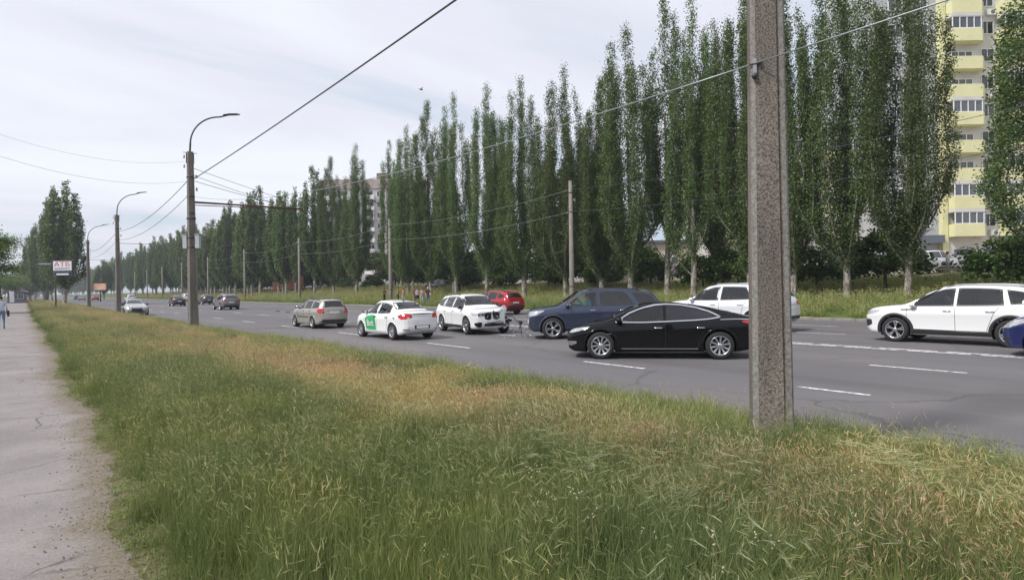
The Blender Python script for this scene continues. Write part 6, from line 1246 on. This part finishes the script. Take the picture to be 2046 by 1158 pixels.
# --- orange box truck between the trunks
X = 40.8; p = at_x(572, 578, X); tk = empty('box_truck', (X, p.y, gz(X)), rad(90) + rad(25)); tag(tk, 'orange box truck parked behind the poplars at left', 'truck'); M_or = mat('truck_orange', (.50, .155, .055), .5, var=(.8, .2))
b = MB(); b.box((-.9, 0, 2.15), (4.9, 2.4, 2.5)); bx = b.build('box_body', M_or, tk); b = MB(); b.box((-.9, 0, .8), (6.4, .9, .18)); b.build('chassis', M_trim, tk)
b = MB(); b.prism([(1.75, -1.05), (3.0, -1.05), (3.25, -.8), (3.25, .8), (3.0, 1.05), (1.75, 1.05)], .65, 1.55); b.prism([(1.78, -1.0), (2.75, -1.0), (2.95, -.8), (2.95, .8), (2.75, 1.0), (1.78, 1.0)], 1.552, 2.5); cb = b.build('cab', mat('cab_paint', (.45, .12, .07), .4), tk)
b = MB(); b.box((2.97, 0, 2.0), (.03, 1.5, .65)); b.build('windscreen', G_far, cb)
for sg_ in (1, -1):
    b = MB(); b.box((2.25, sg_ * 1.012, 2.0), (.7, .02, .6)); b.build('side_window', G_far, cb); b = MB(); b.box((3.26, sg_ * .75, 1.0), (.04, .3, .2)); b.build('headlamp', M_lens, cb); b = MB(); b.box((-.9, sg_ * 1.212, 2.3), (1.3, .02, 1.1)); b.build('emblem_panel', mat('emblem_cream', (.62, .5, .36), .6), bx); b = MB(); b.lathe([(.20, 0), (.36, 0), (.36, .012), (.20, .012)], 16, 'y', (-.9, sg_ * 1.226 - .006, 2.3), close=True); b.build('emblem_ring', mat('emblem_dark', (.1, .05, .05), .6), bx)
    for x in (2.35, -2.2): w_ = bpy.data.objects.new('wheel', None); COL.objects.link(w_); w_.parent = tk; w_.location = (x, sg_ * .95, .45); b = MB(); b.lathe([(.24, -.13), (.42, -.13), (.45, -.09), (.45, .09), (.42, .13), (.24, .13)], 18, 'y', close=True); b.build('tyre', M_tyre, w_); b = MB(); b.lathe([(.0, .06 * sg_), (.24, .1 * sg_)], 14, 'y'); b.build('rim', M_steel, w_)
# --- debris between the crashed cars
fb = dam.root.matrix_basis; a = fb @ Vector((1.95, .72, .72)); b0 = slate_suv.root.matrix_basis @ Vector((2.38, .15, .70)); mid = (a + b0) / 2
q = MB(); q.tube([Vector((0, 0, 0)), (mid - a) * .6 + Vector((0, 0, .04)), (mid - a) + Vector((0, 0, -.10)), (b0 - a) * .72 + Vector((0, 0, -.28)), (b0 - a) * .74 + Vector((0, 0, -.62))], [.018, .02, .022, .02, .012], 6); o = q.build('hanging_hose', M_trim); o.location = a; tag(o, 'black hose hanging between the two crashed cars', 'hose')
q = MB(); q.tube([(0, 0, 0), (.10, .03, -.14), (.07, .05, -.36)], [.02, .03, .01], 6); q.add([(.05, 0, 0), (.22, .02, -.05), (.16, .04, -.18)], [(0, 1, 2)]); o = q.build('bumper_fragment', M_trim, None, tuple(a + (b0 - a) * .62 + Vector((0, 0, -.10)))); tag(o, 'broken black bumper fragment dangling between the crashed cars', 'fragment')
rn = random.Random(4); sm = None
for k in range(26):
    px, py = rn.uniform(985, 1060), rn.uniform(655, 676); g_ = ground(px, py, 0); q = MB(); s_ = rn.uniform(.018, .055); pts = [(s_ * rn.uniform(.5, 1) * math.cos(t), s_ * rn.uniform(.5, 1) * math.sin(t)) for t in (0, 1.3, 2.6, 3.9, 5.1)]; q.prism(pts, .0, rn.uniform(.008, .022)); o = q.build('debris_shard', [M_trim, P_white, M_liner, M_lens][k % 4]); o.location = (g_.x, g_.y, .004); o.rotation_euler = (rn.uniform(-.3, .3), rn.uniform(-.3, .3), 0); tag(o, 'small broken shard lying on the road between the crashed cars', 'debris', 'shards on the road')
for (px, py) in ((555, 622), (650, 637), (575, 624)): g_ = ground(px, py, 0); q = MB(); q.prism([(-.2, -.08), (.05, -.12), (.22, .0), (.1, .12), (-.15, .1)], 0, .05); o = q.build('debris_shard', M_trim, None, (g_.x, g_.y, .004)); tag(o, 'dark scrap lying on the road far from the crash', 'debris', 'scraps on the far road')
# ================================================================== people
SKIN = mat('skin', (.42, .25, .18), .6); HAIR = mat('dark_hair', (.02, .016, .013), .8); SHOE = mat('shoes', (.03, .03, .035), .7)
def cloth(n, c): return mat('cloth_' + n, c, .9, var=(9, .25))
def person(label, loc, rz, H, shirt, legs_m, stride=.0, arms=.1, hair=HAIR, shorts=False, sleeve=True, elbow=.2, group=None, bust=False):
    """one continuous skinned figure, facing local +x"""
    k = H / 1.75; J = {}; E = []; Rr = {}
    def j(n, p, r, par=None):
        J[n] = Vector(p) * k; Rr[n] = r * k
        if par: E.append((par, n))
    j('pelvis', (0, 0, .95), .135); j('waist', (0, 0, 1.10), .125, 'pelvis'); j('chest', (.01, 0, 1.30), .15, 'waist'); j('neck0', (0, 0, 1.46), .075, 'chest'); j('neck', (.01, 0, 1.53), .055, 'neck0'); j('head', (.025, 0, 1.62), .085, 'neck'); j('crown', (.01, 0, 1.70), .075, 'head')
    for s, sd in ((1, 'l'), (-1, 'r')):
        j('sh' + sd, (0, s * .17, 1.42), .068, 'chest'); sw = arms * s; j('el' + sd, (-.02 + sw * .6, s * .235, 1.15), .043, 'sh' + sd); j('wr' + sd, (.06 + sw * 1.2 + elbow * .3, s * .235, .92 + elbow * .5), .030, 'el' + sd); j('ha' + sd, (.09 + sw * 1.35 + elbow * .4, s * .225, .84 + elbow * .55), .034, 'wr' + sd)
        if bust: continue
        f = stride * s; j('hip' + sd, (0, s * .095, .88), .098, 'pelvis'); j('kn' + sd, (.03 + f * .5, s * .10, .49), .062, 'hip' + sd); j('an' + sd, (-.02 + f * (1.0 if f > 0 else 1.15), s * .10, .085 + (.03 if f < 0 else 0)), .040, 'kn' + sd); j('to' + sd, (.13 + f * (1.0 if f > 0 else 1.1), s * .115, .035), .036, 'an' + sd)
    names = list(J); ix = {n: i for i, n in enumerate(names)}; me = bpy.data.meshes.new('body'); me.from_pydata([tuple(J[n]) for n in names], [(ix[a], ix[b]) for a, b in E], [])
    o = link('tmp_body', me); sk = o.modifiers.new('skin', 'SKIN'); sk.use_smooth_shade = True
    for n in names: v = me.skin_vertices[0].data[ix[n]]; v.radius = (Rr[n] * (1.15 if n in ('chest', 'waist', 'pelvis') else 1), Rr[n] * (.8 if n in ('chest', 'waist', 'pelvis') else 1)); v.use_root = n == 'pelvis'
    o.modifiers.new('sub', 'SUBSURF').levels = 2; dg = bpy.context.evaluated_depsgraph_get(); bm_ = bpy.data.meshes.new_from_object(o.evaluated_get(dg)); bpy.data.objects.remove(o); bm_.name = 'body'
    for m in (SKIN, shirt, legs_m, SHOE): bm_.materials.append(m)
    segs = [(J[a], J[b], a, b) for a, b in E]
    for pl in bm_.polygons:
        c = Vector(pl.center); best = None
        for a, b, an, bn_ in segs:
            d_ = b - a; t = max(0, min(1, (c - a).dot(d_) / max(1e-9, d_.length_squared))); dist = (a + d_ * t - c).length - .5 * (Rr[an] * (1 - t) + Rr[bn_] * t)
            if best is None or dist < best[0]: best = (dist, an, bn_, t)
        bn_ = best[2]; m = 1
        if bn_ in ('neck', 'head', 'crown'): m = 0
        elif bn_[:2] in ('wr', 'ha'): m = 0 if (sleeve or bn_[:2] == 'ha') else 1
        elif bn_[:3] == 'hip' or c.z < .93 * k: m = 2
        if bn_[:2] == 'kn': m = 2
        if bn_[:2] == 'an': m = 0 if shorts else 2
        if bn_[:2] == 'to' or (bn_[:2] == 'an' and c.z < .09 * k): m = 3
        pl.material_index = m; pl.use_smooth = True
    e_ = empty('person', loc, rz); body = link('body', bm_, e_); tag(e_, label, 'person', group)
    b = MB(); b.ball(tuple(J['head'] + Vector((-.018, 0, .05)) * k), (.098 * k, .088 * k, .088 * k), 12, 8); b.build('hair', hair, e_)
    b = MB()
    for s in (1, -1): b.ball(tuple(J['head'] + Vector((.085, s * .033, .012)) * k), .011 * k, 6, 4)
    b.build('eyes', SHOE, e_); b = MB(); b.tube([tuple(J['head'] + Vector((.082, 0, .015)) * k), tuple(J['head'] + Vector((.108, 0, -.018)) * k), tuple(J['head'] + Vector((.085, 0, -.025)) * k)], [.008 * k, .014 * k, .008 * k], 6); b.build('nose', SKIN, e_)
    for sd, s in (('l', 1), ('r', -1)):
        h = J['ha' + sd]; b = MB()
        for q in range(4): y = (q - 1.5) * .018 * k; b.tube([h + Vector((.0, y, -.01 * k)), h + Vector((.018 * k, y, -.055 * k)), h + Vector((.005 * k, y, (-.088 + .006 * abs(q - 1.3)) * k))], [.010 * k, .009 * k, .006 * k], 5)
        b.tube([h + Vector((.012 * k, -s * .02 * k, .01 * k)), h + Vector((.045 * k, -s * .028 * k, -.025 * k)), h + Vector((.05 * k, -s * .022 * k, -.05 * k))], [.011 * k, .010 * k, .007 * k], 5); b.build('fingers', SKIN, e_)
    return e_
def on_ground(px, py, z): return ground(px, py, z)
p = ground(3, 657, .171); e_ = person('person walking away on the pavement in pale shirt and blue jeans', (p.x, p.y, .171), rad(93), 1.66, cloth('pale_blue', (.50, .55, .66)), cloth('denim', (.10, .17, .34)), .16, .12)
b = MB(); b.box((.05, -.34, .78), (.26, .10, .30), 0, 0, .85); bg_ = b.build('shoulder_bag', cloth('black', (.02, .02, .025)), None); bg_.parent = None; bg_.matrix_world = e_.matrix_basis @ Matrix.Translation((0, .06, 0)); tag(bg_, 'dark bag carried by the person on the pavement', 'bag')
X0 = 33.0
def bank_person(px, X, *a, **kw): q = at_x(px, 590, X); return (X, q.y, gz(X) + .0)
for (px, X, lab, sh, lg, rz, st, kw) in (
  (768, 31.6, 'bystander in dark patterned top left of the post with the bent lamp arm', ('maroon', (.09, .035, .035)), ('black', (.02, .02, .025)), -60, .05, {}),
  (795, 32.0, 'bystander in tan top and dark trousers right of the bent lamp post', ('tan', (.40, .26, .16)), ('black', (.02, .02, .025)), -40, .04, {}),
  (806, 31.8, 'bystander in orange top and pale trousers right of the bent lamp post', ('orange', (.50, .26, .14)), ('pale_grey', (.45, .45, .46)), -110, .05, {}),
  (828, 32.2, 'bystander in dark red top at the left of the group', ('dark_red', (.18, .05, .05)), ('khaki', (.22, .20, .15)), -70, .03, {}),
  (834, 31.9, 'bystander in white top and dark shorts in the group', ('white', (.62, .60, .62)), ('black', (.02, .02, .025)), -90, .06, {'shorts': True}),
  (843, 31.7, 'bystander in pink top and light jeans in the middle of the group', ('pink', (.58, .32, .30)), ('pale_denim', (.36, .40, .48)), -120, .08, {}),
  (855, 32.0, 'white haired bystander in maroon top at the right of the group', ('maroon', (.09, .035, .035)), ('denim', (.10, .17, .34)), -100, .05, {'hair': mat('white_hair', (.6, .6, .58), .8)}),
  (918, 38.5, 'bystander in black standing beside the parked grey suv', ('black', (.02, .02, .025)), ('black', (.02, .02, .025)), -80, .04, {}),
  (907, 39.0, 'bystander in white shirt beside the parked grey suv', ('white', (.62, .60, .62)), ('pale_grey', (.45, .45, .46)), -80, .04, {})):
    person(lab, bank_person(px, X), rad(rz), random.uniform(1.62, 1.80), cloth(*sh), cloth(*lg), st, .05, elbow=random.uniform(.1, .8), group='bystanders across the road', **kw)
p = at_x(1894, 553, 48.5); person('person in white shirt and grey shorts walking in front of the parked cars', (48.5, p.y, gz(48.5)), rad(115), 1.72, cloth('white', (.62, .60, .62)), cloth('grey', (.28, .28, .29)), .2, .1, shorts=True)
m_ = slate_suv.root.matrix_basis; q = m_ @ Vector((.16, .37, -.12)); person('driver in turquoise top behind the window of the slate blue suv', (q.x, q.y, q.z), slate_suv.root.rotation_euler.z, 1.72, cloth('turquoise', (.03, .42, .52)), cloth('black', (.02, .02, .025)), 0, 0., elbow=1.2, sleeve=False, bust=True)
# a bird
b = MB(); b.ball((0, 0, 0), (.16, .06, .06), 8, 6); b.add([(.05, 0, .02), (-.05, 0, .02), (-.06, .35, .10), (.02, .32, .11)], [(0, 1, 2, 3)]); b.add([(.05, 0, .02), (-.05, 0, .02), (-.06, -.35, .10), (.02, -.32, .11)], [(3, 2, 1, 0)]); b.add([(-.14, -.03, 0), (-.14, .03, 0), (-.28, .05, 0), (-.28, -.05, 0)], [(0, 1, 2, 3)]); b.ball((.17, 0, .02), .045, 6, 4); b.add([(.2, -.015, .02), (.2, .015, .02), (.26, 0, .01)], [(0, 1, 2)])
q = at_depth(841, 179, 55); o = b.build('bird', mat('bird_black', (.02, .02, .02), .8), None, tuple(q)); tag(o, 'small dark bird flying above the poplars', 'bird')

# ================================================================== haze
hb = MB(); hb.box((0, 1650, 25), (6200, 3900, 52.4)); hz = bpy.data.materials.new('haze_air'); hz.use_nodes = True; t_ = hz.node_tree; t_.nodes.clear()
ho = N(t_, 'ShaderNodeOutputMaterial'); pv = N(t_, 'ShaderNodeVolumePrincipled', inp={'Density': 0.00045, 'Anisotropy': 0.2}); pv.inputs['Color'].default_value = (.80, .87, .97, 1); t_.links.new(pv.outputs[0], ho.inputs['Volume'])
tag(hb.build('haze', hz), 'faint pale haze in the air over the street', 'haze', kind='stuff')
